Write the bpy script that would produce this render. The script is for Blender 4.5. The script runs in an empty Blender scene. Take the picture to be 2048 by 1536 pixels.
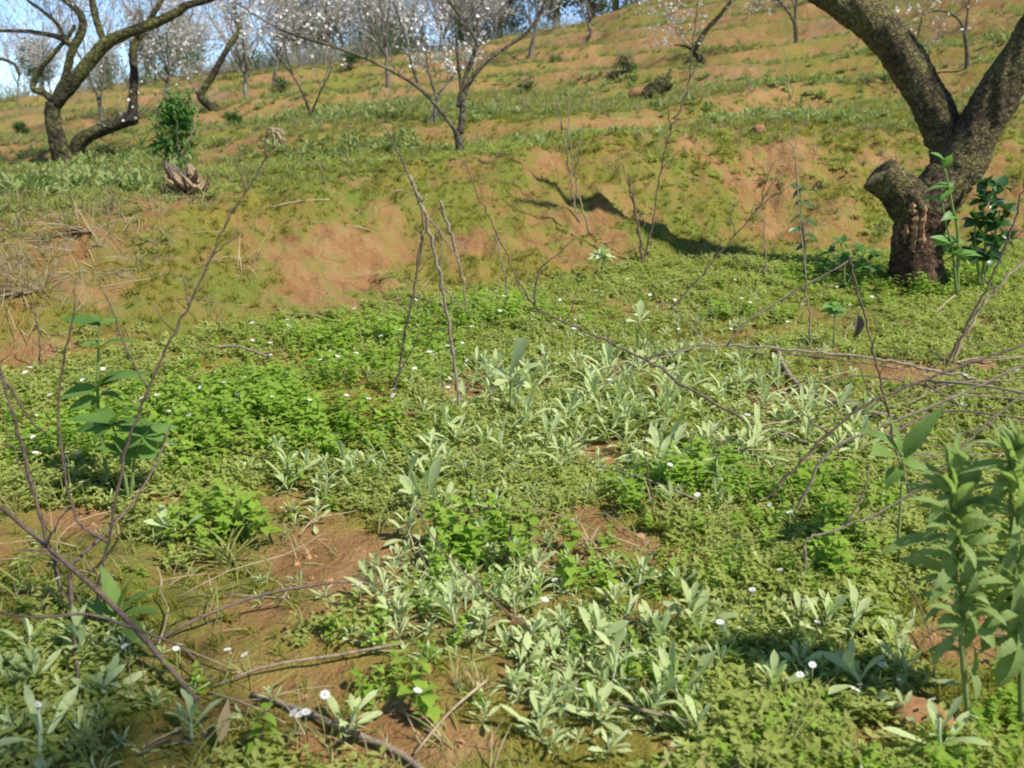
import bpy, math, random
import numpy as np
from mathutils import Vector, Matrix, Euler

# ------------------------------------------------------------------ camera, light, exposure
SC = bpy.context.scene
COL = SC.collection
F = 1900.0                      # focal length in pixels of the 2048 px wide photograph
PITCH = math.radians(14.5)
CAMZ = 0.9
cam_data = bpy.data.cameras.new('camera')
cam = bpy.data.objects.new('camera', cam_data)
COL.objects.link(cam)
cam.location = (0, 0, CAMZ)
cam.rotation_euler = (math.radians(90) - PITCH, 0, 0)
cam_data.sensor_width = 36
cam_data.lens = 36 * F / 2048
cam_data.clip_start = 0.05
cam_data.clip_end = 3000
cam_data.dof.use_dof = True
cam_data.dof.focus_distance = 2.6
cam_data.dof.aperture_fstop = 6.3
SC.camera = cam

SUN_AZ = math.radians(124)      # clockwise from straight ahead: behind the camera, to the right
SUN_EL = math.radians(52)
world = bpy.data.worlds.new('World')
SC.world = world
world.use_nodes = True
wn = world.node_tree
for n in list(wn.nodes):
    wn.nodes.remove(n)
sky = wn.nodes.new('ShaderNodeTexSky')
sky.sky_type = 'NISHITA'
sky.sun_disc = False
sky.sun_elevation = SUN_EL
sky.sun_rotation = SUN_AZ
sky.altitude = 3000
sky.air_density = 1.0
sky.dust_density = 0.15
sky.ozone_density = 4.0
bg = wn.nodes.new('ShaderNodeBackground')
bg.inputs['Strength'].default_value = 0.125
wo = wn.nodes.new('ShaderNodeOutputWorld')
wn.links.new(sky.outputs[0], bg.inputs[0])
wn.links.new(bg.outputs[0], wo.inputs[0])

sun_data = bpy.data.lights.new('sun', 'SUN')
sun_data.energy = 4.3
sun_data.angle = math.radians(1.6)
sun_data.color = (1.0, 0.95, 0.86)
sun = bpy.data.objects.new('sun', sun_data)
COL.objects.link(sun)
to_sun = Vector((math.sin(SUN_AZ) * math.cos(SUN_EL), math.cos(SUN_AZ) * math.cos(SUN_EL), math.sin(SUN_EL)))
sun.rotation_euler = to_sun.to_track_quat('Z', 'Y').to_euler()

SC.view_settings.view_transform = 'Standard'
SC.view_settings.look = 'None'
SC.view_settings.exposure = 0.8
SC.view_settings.gamma = 1
SC.view_settings.use_curve_mapping = False
SC.cycles.filter_width = 1.9
SC.cycles.max_bounces = 8
SC.cycles.transparent_max_bounces = 8

# ------------------------------------------------------------------ small maths
rng = np.random.default_rng(7)
random.seed(7)

def hash2(ix, iy, seed):
    h = (ix.astype(np.int64) * 374761393 + iy.astype(np.int64) * 668265263 + seed * 974711) & 0xffffffff
    h = ((h ^ (h >> 13)) * 1274126177) & 0xffffffff
    h = (h ^ (h >> 16)) & 0xffffffff
    return h.astype(np.float64) / 4294967295.0

def vnoise(x, y, seed=0):
    x = np.asarray(x, float); y = np.asarray(y, float)
    ix = np.floor(x); iy = np.floor(y)
    fx = x - ix; fy = y - iy
    fx = fx * fx * fx * (fx * (fx * 6 - 15) + 10); fy = fy * fy * fy * (fy * (fy * 6 - 15) + 10)
    a = hash2(ix, iy, seed); b = hash2(ix + 1, iy, seed)
    c = hash2(ix, iy + 1, seed); d = hash2(ix + 1, iy + 1, seed)
    return (a + (b - a) * fx) * (1 - fy) + (c + (d - c) * fx) * fy

def fbm(x, y, seed=0, oct=4, gain=0.5):
    """fractal noise, about -1..1"""
    x = np.asarray(x, float); y = np.asarray(y, float)
    s = 0; a = 1; t = 0
    for k in range(oct):
        ca, sa = math.cos(k * 0.9), math.sin(k * 0.9)
        s = s + a * (2 * vnoise((x * ca - y * sa) * 2 ** k + 17.3 * k, (x * sa + y * ca) * 2 ** k - 9.1 * k, seed + k) - 1)
        t += a; a *= gain
    return s / t * 1.6

def sstep(a, b, x):
    t = np.clip((np.asarray(x, float) - a) / (b - a), 0, 1)
    return t * t * (3 - 2 * t)

CP, SP = math.cos(PITCH), math.sin(PITCH)
def ray(px, py):
    a = (px - 1024) / F; b = (768 - py) / F
    return np.array([a, CP + b * SP, -SP + b * CP])
def P(px, py, d):
    """the point seen at a pixel, d metres ahead of the camera along the ground axis"""
    v = ray(px, py)
    return np.array([0, 0, CAMZ]) + v * (d / v[1])
def project(x, y, z):
    zz = z - CAMZ
    dep = y * CP - zz * SP
    up = y * SP + zz * CP
    dep = np.where(np.abs(dep) < 1e-4, 1e-4, dep)
    return 1024 + F * x / dep, 768 - F * up / dep, dep

# ------------------------------------------------------------------ terrain
BENCH = 0.061                   # the near bench climbs gently away from the camera
def bench_d(py):
    v = ray(1024, py)
    return CAMZ / (BENCH - v[2] / v[1])
PX = [-700, -300, 0, 300, 600, 900, 1200, 1500, 1800, 2048, 2450, 3000]
FOOT = [900, 810, 748, 690, 632, 584, 546, 508, 492, 480, 465, 455]
TOP = [(520, 3.2), (480, 3.5), (445, 3.85), (405, 4.4), (372, 5.0), (345, 5.45), (310, 6.0), (284, 6.6), (288, 6.8), (284, 7.0), (280, 7.0), (280, 7.0)]
MID = [(345, 6.8), (338, 7.0), (328, 7.4), (318, 7.8), (272, 8.3), (252, 8.8), (215, 9.3), (192, 9.8), (190, 9.6), (180, 8.9), (165, 8.3), (150, 8)]
UP = [(290, 15), (280, 15), (265, 15), (232, 15), (192, 15), (165, 15), (140, 14.8), (105, 14.2), (78, 13), (50, 11.6), (10, 10.6), (-30, 10)]
CREST = [(230, 30), (215, 30), (205, 30), (165, 30), (138, 30), (112, 30), (48, 29.5), (-70, 29), (-170, 27), (-250, 24.5), (-330, 22), (-400, 20)]
FAR1 = [-1.6, -1.6, -1.6, -1.5, -1.5, -1.3, -0.6, 1.5, 3.5, 4, 4, 4]
def level(pts):
    a = np.array(pts)
    return np.arctan2(a[:, 0], a[:, 1]), np.hypot(a[:, 0], a[:, 1]), a[:, 2]
foot_pts = [P(px, py, bench_d(py)) for px, py in zip(PX, FOOT)]
LV = [level(foot_pts)]
for T in (TOP, MID, UP, CREST):
    LV.append(level([P(px, py, d) for px, (py, d) in zip(PX, T)]))
ph, rr, zz = LV[-1]
LV.append((ph, np.full_like(ph, 46.0), zz + np.array(FAR1)))
LV.append((ph, np.full_like(ph, 130.0), zz + np.array(FAR1) * 3 - 12))
LV.append((ph, np.full_like(ph, 900.0), np.full_like(ph, -60.0)))

def foot_r(phi): return np.interp(phi, LV[0][0], LV[0][1])
def top_r(phi): return np.interp(phi, LV[1][0], LV[1][1])

def height(x, y, detail=True):
    x = np.asarray(x, float); y = np.asarray(y, float)
    phi = np.arctan2(x, y); r = np.hypot(x, y)
    R = [np.zeros_like(r) + 0.0]; Z = [np.zeros_like(r)]
    for (p_, r_, z_) in LV:
        R.append(np.interp(phi, p_, r_)); Z.append(np.interp(phi, p_, z_))
    R = np.array(R); Z = np.array(Z)
    S = (Z[1:] - Z[:-1]) / (R[1:] - R[:-1])
    M = np.zeros_like(R)
    M[0] = S[0]; M[-1] = S[-1]
    same = S[1:] * S[:-1] > 0
    with np.errstate(divide='ignore', invalid='ignore'):
        hm = 2 * S[1:] * S[:-1] / (S[1:] + S[:-1])
    M[1:-1] = np.where(same, hm, 0)
    z = np.zeros_like(r)
    for k in range(len(R) - 1):
        m = (r >= R[k]) & (r < R[k + 1]) if k < len(R) - 2 else (r >= R[k])
        dr = R[k + 1] - R[k]
        t = np.clip((r - R[k]) / dr, 0, 1)
        h = (2*t**3 - 3*t**2 + 1) * Z[k] + (t**3 - 2*t**2 + t) * dr * M[k] + (-2*t**3 + 3*t**2) * Z[k + 1] + (t**3 - t**2) * dr * M[k + 1]
        z = np.where(m, h, z)
    # terraces on the upper slope
    rt = np.interp(phi, LV[1][0], LV[1][1]); rf = np.interp(phi, LV[0][0], LV[0][1])
    w = sstep(0.6, 2.2, r - rt) * (1 - sstep(36, 60, r))
    hs = 0.42
    q = (z - 0.05 * x + 0.16 * fbm(x * 0.22, y * 0.22, 31, 3)) / hs
    fr = q - np.floor(q)
    g = np.floor(q) + 0.25 * fr + 0.75 * sstep(0.55, 0.95, fr)
    z = z + w * 0.85 * (g - q) * hs
    behind = sstep(1.35, 2.0, np.abs(phi))
    z = z * (1 - behind) + behind * (BENCH * y - 0.0)
    if detail:
        onb = sstep(-0.25, 0.25, r - rf) * (1 - sstep(-0.2, 0.9, r - rt))
        z = z + 0.018 * fbm(x * 2.2, y * 2.2, 3, 3) + 0.009 * fbm(x * 9, y * 9, 5, 3)
        z = z + onb * (0.075 * fbm(x * 1.9, y * 1.9, 11, 4) + 0.052 * fbm(x * 6, y * 6, 12, 5, .62))
        z = z + sstep(0, 2, r - rt) * (0.05 * fbm(x * 0.9, y * 0.9, 21, 4) + 0.02 * fbm(x * 5, y * 5, 22, 2))
    return z

DS = np.geomspace(0.7, 90, 1400)
def G(px, py):
    """where the line of sight through a pixel meets the ground"""
    v = ray(px, py)
    pts = np.array([0, 0, CAMZ])[None] + v[None] * (DS / v[1])[:, None]
    below = pts[:, 2] <= height(pts[:, 0], pts[:, 1])
    if not below.any():
        return pts[-1]
    k = int(np.argmax(below))
    p = pts[k].copy(); p[2] = float(height(p[0], p[1]))
    return p
def ground_at(x, y): return float(height(np.array(x), np.array(y)))

# ------------------------------------------------------------------ materials
def nodes_of(name):
    m = bpy.data.materials.new(name); m.use_nodes = True
    nt = m.node_tree
    for n in list(nt.nodes): nt.nodes.remove(n)
    return m, nt
def N(nt, kind, **kw):
    n = nt.nodes.new(kind)
    for k, v in kw.items():
        if k in n.inputs: n.inputs[k].default_value = v
        else: setattr(n, k, v)
    return n
def ramp(nt, src, stops):
    r = nt.nodes.new('ShaderNodeValToRGB')
    el = r.color_ramp.elements
    while len(el) < len(stops): el.new(0.5)
    for e, (p, c) in zip(el, stops):
        e.position = p; e.color = (c[0], c[1], c[2], 1)
    nt.links.new(src, r.inputs[0])
    return r.outputs[0]
def mixc(nt, f, a, b, mode='MIX'):
    m = nt.nodes.new('ShaderNodeMix'); m.data_type = 'RGBA'; m.blend_type = mode
    for sock, v in ((m.inputs[0], f), (m.inputs[6], a), (m.inputs[7], b)):
        if hasattr(v, 'is_linked'): nt.links.new(v, sock)
        elif isinstance(v, (int, float)): sock.default_value = v
        else: sock.default_value = (v[0], v[1], v[2], 1)
    return m.outputs[2]
def math_(nt, op, a, b=0.0, clamp=False):
    m = nt.nodes.new('ShaderNodeMath'); m.operation = op; m.use_clamp = clamp
    for s, v in ((m.inputs[0], a), (m.inputs[1], b)):
        if hasattr(v, 'is_linked'): nt.links.new(v, s)
        else: s.default_value = v
    return m.outputs[0]
def noise(nt, vec, scale, detail=4, rough=0.55):
    n = N(nt, 'ShaderNodeTexNoise', Scale=scale, Detail=detail, Roughness=rough)
    if vec is not None: nt.links.new(vec, n.inputs['Vector'])
    return n.outputs[0]

def leaf_mat(name, c1, c2, c3=None, trans=0.4, rough=0.55, spec=0.35, nscale=14):
    """leaf: colour varies from plant to plant and over the blade; light shines through"""
    m, nt = nodes_of(name)
    oi = N(nt, 'ShaderNodeObjectInfo'); tc = N(nt, 'ShaderNodeTexCoord')
    geo = N(nt, 'ShaderNodeNewGeometry')
    col = mixc(nt, oi.outputs['Random'], c1, c2)
    if c3:
        col = mixc(nt, math_(nt, 'MULTIPLY', geo.outputs['Random Per Island'], 0.55), col, c3)
    nz = noise(nt, tc.outputs['Object'], nscale, 3)
    v = N(nt, 'ShaderNodeHueSaturation')
    nt.links.new(col, v.inputs['Color'])
    nt.links.new(math_(nt, 'ADD', math_(nt, 'MULTIPLY', nz, 0.6), 0.7), v.inputs['Value'])
    b = N(nt, 'ShaderNodeBsdfPrincipled', Roughness=rough)
    b.inputs['Specular IOR Level'].default_value = spec
    nt.links.new(v.outputs[0], b.inputs['Base Color'])
    if nscale >= 30:
        fine = noise(nt, tc.outputs['Object'], 260, 4, .6)
        bp = N(nt, 'ShaderNodeBump', Strength=.5, Distance=.004)
        nt.links.new(fine, bp.inputs['Height']); nt.links.new(bp.outputs[0], b.inputs['Normal'])
    t = N(nt, 'ShaderNodeBsdfTranslucent')
    tcol = mixc(nt, 0.5, v.outputs[0], (0.75, 0.95, 0.25), 'MULTIPLY')
    tc2 = N(nt, 'ShaderNodeHueSaturation', Value=1.6)
    nt.links.new(tcol, tc2.inputs['Color'])
    nt.links.new(tc2.outputs[0], t.inputs[0])
    mx = N(nt, 'ShaderNodeMixShader'); mx.inputs[0].default_value = trans
    nt.links.new(b.outputs[0], mx.inputs[1]); nt.links.new(t.outputs[0], mx.inputs[2])
    o = N(nt, 'ShaderNodeOutputMaterial'); nt.links.new(mx.outputs[0], o.inputs[0])
    return m

def bark_mat(name, dark, light, moss, mossamt, scale=18, bump=0.6):
    m, nt = nodes_of(name)
    tc = N(nt, 'ShaderNodeTexCoord'); vec = tc.outputs['Object']
    n1 = noise(nt, vec, scale, 8, 0.7)
    vo = N(nt, 'ShaderNodeTexVoronoi', Scale=scale * 2.2); nt.links.new(vec, vo.inputs['Vector'])
    n2 = noise(nt, vec, scale * 0.25, 5)
    n3 = noise(nt, vec, scale * 4, 4, 0.7)
    col = ramp(nt, n1, [(0.32, dark), (0.7, light)])
    mm = math_(nt, 'MULTIPLY', math_(nt, 'SUBTRACT', math_(nt, 'ADD', n2, math_(nt, 'MULTIPLY', n3, 0.35)), 0.72 - mossamt), 6.0, True)
    col = mixc(nt, mm, col, moss)
    ve = N(nt, 'ShaderNodeTexVoronoi', Scale=scale * 1.6); ve.feature = 'DISTANCE_TO_EDGE'
    wv = nt.nodes.new('ShaderNodeVectorMath'); wv.operation = 'ADD'
    nv = N(nt, 'ShaderNodeTexNoise', Scale=scale * 1.5, Detail=4)
    nt.links.new(vec, nv.inputs['Vector'])
    sc_ = nt.nodes.new('ShaderNodeVectorMath'); sc_.operation = 'SCALE'; sc_.inputs['Scale'].default_value = 1.2 / scale
    nt.links.new(nv.outputs['Color'], sc_.inputs[0]); nt.links.new(vec, wv.inputs[0]); nt.links.new(sc_.outputs[0], wv.inputs[1])
    nt.links.new(wv.outputs[0], ve.inputs['Vector'])
    crack = math_(nt, 'MULTIPLY', ve.outputs['Distance'], 9.0, True)
    col = mixc(nt, math_(nt, 'ADD', math_(nt, 'MULTIPLY', crack, .6), .4), dark, col)
    b = N(nt, 'ShaderNodeBsdfPrincipled', Roughness=0.9)
    b.inputs['Specular IOR Level'].default_value = 0.15
    nt.links.new(col, b.inputs['Base Color'])
    bp = N(nt, 'ShaderNodeBump', Strength=bump, Distance=0.035)
    hgt = math_(nt, 'ADD', math_(nt, 'ADD', n1, math_(nt, 'MULTIPLY', vo.outputs['Distance'], 0.7)), math_(nt, 'ADD', math_(nt, 'MULTIPLY', n3, 0.4), math_(nt, 'MULTIPLY', crack, 0.8)))
    nt.links.new(hgt, bp.inputs['Height']); nt.links.new(bp.outputs[0], b.inputs['Normal'])
    o = N(nt, 'ShaderNodeOutputMaterial'); nt.links.new(b.outputs[0], o.inputs[0])
    return m

def twig_mat(name, c1, c2, scale=40):
    m, nt = nodes_of(name)
    tc = N(nt, 'ShaderNodeTexCoord')
    n1 = noise(nt, tc.outputs['Object'], scale, 5, 0.65)
    col = ramp(nt, n1, [(0.3, c1), (0.7, c2)])
    b = N(nt, 'ShaderNodeBsdfPrincipled', Roughness=0.85)
    b.inputs['Specular IOR Level'].default_value = 0.2
    nt.links.new(col, b.inputs['Base Color'])
    bp = N(nt, 'ShaderNodeBump', Strength=0.4, Distance=0.004)
    nt.links.new(n1, bp.inputs['Height']); nt.links.new(bp.outputs[0], b.inputs['Normal'])
    o = N(nt, 'ShaderNodeOutputMaterial'); nt.links.new(b.outputs[0], o.inputs[0])
    return m

def ground_mat():
    m, nt = nodes_of('soil_and_moss')
    geo = N(nt, 'ShaderNodeNewGeometry'); vec = geo.outputs['Position']
    ag = N(nt, 'ShaderNodeAttribute', attribute_name='green')
    ad = N(nt, 'ShaderNodeAttribute', attribute_name='dry')
    n_f = noise(nt, vec, 38, 6, 0.65)
    n_m = noise(nt, vec, 9, 6, 0.6)
    n_l = noise(nt, vec, 1.7, 5, 0.6)
    n_x = noise(nt, vec, 140, 4, 0.7)
    soil = ramp(nt, n_m, [(0.28, (0.24, 0.122, 0.045)), (0.5, (0.36, 0.21, 0.085)), (0.72, (0.46, 0.31, 0.145))])
    soil = mixc(nt, math_(nt, 'MULTIPLY', n_x, 0.5), soil, (0.28, 0.135, 0.058))
    moss = ramp(nt, n_f, [(0.3, (0.13, 0.115, 0.018)), (0.5, (0.235, 0.20, 0.034)), (0.72, (0.33, 0.265, 0.07))])
    moss = mixc(nt, ramp(nt, n_l, [(0.4, (0, 0, 0)), (0.65, (1, 1, 1))]), moss, (0.16, 0.20, 0.035))
    dry = ramp(nt, n_f, [(0.3, (0.13, 0.095, 0.055)), (0.7, (0.31, 0.24, 0.145))])
    det = math_(nt, 'ADD', math_(nt, 'MULTIPLY', math_(nt, 'SUBTRACT', n_m, 0.5), 1.5), math_(nt, 'MULTIPLY', math_(nt, 'SUBTRACT', n_f, 0.5), 1.3))
    fac = math_(nt, 'MULTIPLY', math_(nt, 'SUBTRACT', math_(nt, 'ADD', ag.outputs['Fac'], det), 0.22), 1.6, True)
    col = mixc(nt, fac, soil, moss)
    fd = math_(nt, 'MULTIPLY', math_(nt, 'SUBTRACT', math_(nt, 'ADD', ad.outputs['Fac'], det), 0.45), 3.0, True)
    col = mixc(nt, fd, col, dry)
    b = N(nt, 'ShaderNodeBsdfPrincipled', Roughness=0.95)
    b.inputs['Specular IOR Level'].default_value = 0.1
    nt.links.new(col, b.inputs['Base Color'])
    h = math_(nt, 'ADD', math_(nt, 'MULTIPLY', n_m, 1.0), math_(nt, 'ADD', math_(nt, 'MULTIPLY', n_f, 0.6), math_(nt, 'MULTIPLY', n_x, 0.25)))
    bp = N(nt, 'ShaderNodeBump', Strength=1.0, Distance=0.045)
    nt.links.new(h, bp.inputs['Height']); nt.links.new(bp.outputs[0], b.inputs['Normal'])
    o = N(nt, 'ShaderNodeOutputMaterial'); nt.links.new(b.outputs[0], o.inputs[0])
    return m

M = {}
M['ground'] = ground_mat()
M['chick'] = leaf_mat('small_leaf', (0.25, 0.315, 0.06), (0.34, 0.375, 0.10), (0.42, 0.40, 0.16), 0.46, .75, .08)
M['mint'] = leaf_mat('fresh_green_leaf', (0.19, 0.32, 0.035), (0.26, 0.38, 0.05), (0.32, 0.42, 0.08), 0.5, .7, .12)
M['cud'] = leaf_mat('woolly_leaf', (0.36, 0.425, 0.19), (0.46, 0.515, 0.27), (0.42, 0.475, 0.20), 0.32, 0.85, 0.06)
M['cudstem'] = leaf_mat('woolly_stem', (0.34, 0.41, 0.24), (0.42, 0.47, 0.3), None, 0.12, 0.85, 0.1)
M['weed'] = leaf_mat('weed_leaf', (0.21, 0.285, 0.085), (0.25, 0.325, 0.105), None, 0.42, 0.5, 0.3, 30)
M['thistle'] = leaf_mat('pale_broad_leaf', (0.13, 0.22, 0.05), (0.18, 0.27, 0.065), None, 0.33, 0.6, 0.2, 30)
M['broad'] = leaf_mat('broad_dark_leaf', (0.10, 0.19, 0.042), (0.14, 0.24, 0.055), None, 0.38, 0.6, 0.2, 30)
M['dark'] = leaf_mat('dark_glossy_leaf', (0.03, 0.085, 0.02), (0.045, 0.11, 0.026), (0.06, 0.13, 0.03), 0.25, 0.35, 0.5)
M['heart'] = leaf_mat('light_green_leaf', (0.14, 0.27, 0.06), (0.17, 0.30, 0.07), None, 0.4, 0.5, 0.4)
M['grass'] = leaf_mat('grass_blade', (0.19, 0.235, 0.05), (0.26, 0.28, 0.08), (0.33, 0.30, 0.13), 0.35, .7, .15)
M['mossleaf'] = leaf_mat('moss_blade', (0.17, 0.19, 0.022), (0.25, 0.235, 0.04), (0.29, 0.25, 0.06), 0.35, .8, .1)
M['farleaf'] = leaf_mat('far_evergreen_leaf', (0.07, 0.115, 0.05), (0.10, 0.15, 0.065), (0.12, 0.165, 0.08), 0.25)
M['bush'] = leaf_mat('bush_leaf', (0.05, 0.14, 0.028), (0.075, 0.17, 0.035), (0.11, 0.21, 0.05), 0.35)
M['herb'] = leaf_mat('terrace_herb_leaf', (0.17, 0.23, 0.06), (0.24, 0.29, 0.10), (0.3, 0.33, 0.14), 0.3, .8, .1)
M['straw'] = twig_mat('dry_straw', (0.22, 0.16, 0.09), (0.42, 0.33, 0.2))
M['paleleaf'] = leaf_mat('dead_leaf', (0.30, 0.22, 0.12), (0.42, 0.34, 0.2), None, 0.2, 0.8, 0.1)
M['deadgrass'] = leaf_mat('grey_dead_grass', (0.20, 0.16, 0.10), (0.30, 0.245, 0.16), None, .2, .8, .1)
M['bark_near'] = bark_mat('mossy_bark', (0.06, 0.042, 0.027), (0.235, 0.17, 0.108), (0.25, 0.215, 0.09), 0.14, 22, 1.0)
M['wound'] = bark_mat('bare_rotten_wood', (0.05, 0.028, 0.02), (0.20, 0.115, 0.07), (0.34, 0.20, 0.10), 0.02, 20, .7)
M['torn'] = twig_mat('torn_tan_wood', (0.14, 0.075, 0.04), (0.36, 0.22, 0.11), 25)
M['hollow'] = bark_mat('charred_cut', (0.012, 0.01, 0.008), (0.05, 0.04, 0.03), (0.06, 0.05, 0.035), 0.0, 20, 1.0)
M['bark_left'] = bark_mat('dark_orchard_bark', (0.022, 0.018, 0.013), (0.10, 0.08, 0.05), (0.155, 0.15, 0.05), 0.12, 9, 0.8)
M['bark_pale'] = bark_mat('lichen_bark', (0.06, 0.05, 0.035), (0.19, 0.16, 0.11), (0.20, 0.19, 0.09), 0.06, 9, 0.6)
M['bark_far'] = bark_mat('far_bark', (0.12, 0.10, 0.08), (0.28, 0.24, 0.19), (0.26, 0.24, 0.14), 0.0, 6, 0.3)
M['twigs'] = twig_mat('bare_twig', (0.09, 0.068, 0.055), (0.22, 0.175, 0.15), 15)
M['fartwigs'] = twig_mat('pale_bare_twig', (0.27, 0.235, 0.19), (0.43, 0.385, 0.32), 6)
M['stalk'] = twig_mat('dark_dead_stalk', (0.06, 0.042, 0.032), (0.20, 0.14, 0.10), 90)
M['tan'] = twig_mat('tan_dead_stalk', (0.13, 0.10, 0.07), (0.32, 0.255, 0.18), 90)
M['stump'] = twig_mat('weathered_cut_wood', (0.13, 0.085, 0.045), (0.37, 0.27, 0.155), 14)
M['clod'] = twig_mat('red_clod', (0.15, 0.075, 0.032), (0.33, 0.18, 0.08), 60)
M['crumb'] = twig_mat('earth_crumb', (0.25, 0.125, 0.055), (0.44, 0.26, 0.125), 50)
M['greenstem'] = leaf_mat('green_stem', (0.16, 0.23, 0.06), (0.2, 0.26, 0.08), None, 0.15)

def flat_white(name, c, trans):
    m, nt = nodes_of(name)
    b = N(nt, 'ShaderNodeBsdfPrincipled', Roughness=0.6); b.inputs['Base Color'].default_value = (*c, 1)
    tc = N(nt, 'ShaderNodeTexCoord'); nz = noise(nt, tc.outputs['Object'], 60, 3)
    nt.links.new(mixc(nt, nz, c, tuple(0.8 * k for k in c)), b.inputs['Base Color'])
    t = N(nt, 'ShaderNodeBsdfTranslucent'); t.inputs[0].default_value = (*c, 1)
    mx = N(nt, 'ShaderNodeMixShader'); mx.inputs[0].default_value = trans
    nt.links.new(b.outputs[0], mx.inputs[1]); nt.links.new(t.outputs[0], mx.inputs[2])
    o = N(nt, 'ShaderNodeOutputMaterial'); nt.links.new(mx.outputs[0], o.inputs[0])
    return m
M['petal'] = flat_white('white_petal', (0.86, 0.86, 0.83), 0.35)
M['blossom'] = flat_white('blossom_petal', (0.86, 0.84, 0.78), 0.4)
M['pollen'] = flat_white('yellow_centre', (0.6, 0.42, 0.06), 0.1)

# ------------------------------------------------------------------ mesh helpers
def mesh_of(name, geo, mat, smooth=True):
    v, f = geo
    me = bpy.data.meshes.new(name)
    me.from_pydata([tuple(p) for p in np.asarray(v, float).tolist()], [], [tuple(q) for q in f])
    if smooth and len(me.polygons):
        me.polygons.foreach_set('use_smooth', np.ones(len(me.polygons), bool))
    if mat is not None: me.materials.append(mat)
    return me
def link(name, data, parent=None, loc=None, rot=None, scale=None):
    o = bpy.data.objects.new(name, data); COL.objects.link(o)
    if parent is not None: o.parent = parent
    if loc is not None: o.location = loc
    if rot is not None: o.rotation_euler = rot
    if scale is not None: o.scale = (scale,) * 3 if isinstance(scale, (int, float)) else scale
    return o
def tag(o, label=None, cat=None, group=None, kind=None):
    if label: o['label'] = label
    if cat: o['category'] = cat
    if group: o['group'] = group
    if kind: o['kind'] = kind
    return o
def thing(name, label, cat, loc=(0, 0, 0), rot=(0, 0, 0), group=None, scale=1.0):
    o = bpy.data.objects.new(name, None); COL.objects.link(o)
    o.empty_display_size = 0.05
    o.location = loc; o.rotation_euler = rot; o.scale = (scale,) * 3
    return tag(o, label, cat, group)
def join(parts):
    V = []; Fc = []; n = 0
    for v, f in parts:
        v = np.asarray(v, float); V.append(v)
        Fc.extend([tuple(i + n for i in q) for q in f]); n += len(v)
    return np.concatenate(V) if V else np.zeros((0, 3)), Fc
def xf(geo, mat):
    v, f = geo
    A = np.array(mat.to_3x3()); t = np.array(mat.translation)
    return np.asarray(v, float) @ A.T + t, f
def smooth_line(pts, per=5):
    p = np.asarray(pts, float)
    if len(p) < 3: 
        t = np.linspace(0, 1, per + 1)[:, None]
        return p[0] * (1 - t) + p[-1] * t
    q = np.vstack([2 * p[0] - p[1], p, 2 * p[-1] - p[-2]])
    out = []
    for i in range(1, len(q) - 2):
        for t in np.linspace(0, 1, per, endpoint=False):
            a, b, c, d = q[i - 1], q[i], q[i + 1], q[i + 2]
            out.append(0.5 * ((2 * b) + (-a + c) * t + (2*a - 5*b + 4*c - d) * t**2 + (-a + 3*b - 3*c + d) * t**3))
    out.append(q[-2])
    return np.array(out)
def tube(pts, rad, seg=6, rough=0.0, seed=0, cap=True):
    p = np.asarray(pts, float); n = len(p)
    rad = np.broadcast_to(np.asarray(rad, float), (n,)) if np.ndim(rad) else np.full(n, rad)
    T = np.gradient(p, axis=0); T /= np.linalg.norm(T, axis=1)[:, None] + 1e-12
    up = np.array([0, 0, 1.0]) if abs(T[0][2]) < 0.9 else np.array([1.0, 0, 0])
    u = np.cross(T[0], up); u /= np.linalg.norm(u)
    ang = np.linspace(0, 2 * math.pi, seg, endpoint=False)
    V = []
    g = np.random.default_rng(seed)
    ph = g.uniform(0, 100, 2)
    for i in range(n):
        u = u - T[i] * np.dot(u, T[i]); u /= np.linalg.norm(u) + 1e-12
        w = np.cross(T[i], u)
        r = np.full(seg, rad[i])
        if rough:
            st = 1.4 * np.linalg.norm(p[i] - p[0]) / (rad[0] + 1e-9)
            r = r * (1 + rough * fbm(np.cos(ang) * 2.2 + ph[0] + st * .5, np.sin(ang) * 2.2 + ph[1] + st * .6, seed, 5 if seg > 30 else 4, 0.72 if seg > 30 else .6))
        V.append(p[i] + np.outer(r * np.cos(ang), u) + np.outer(r * np.sin(ang), w))
    V = np.concatenate(V)
    Fc = [(i * seg + j, i * seg + (j + 1) % seg, (i + 1) * seg + (j + 1) % seg, (i + 1) * seg + j) for i in range(n - 1) for j in range(seg)]
    if cap:
        Fc.append(tuple(range(seg - 1, -1, -1))); Fc.append(tuple((n - 1) * seg + j for j in range(seg)))
    return V, Fc

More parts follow.
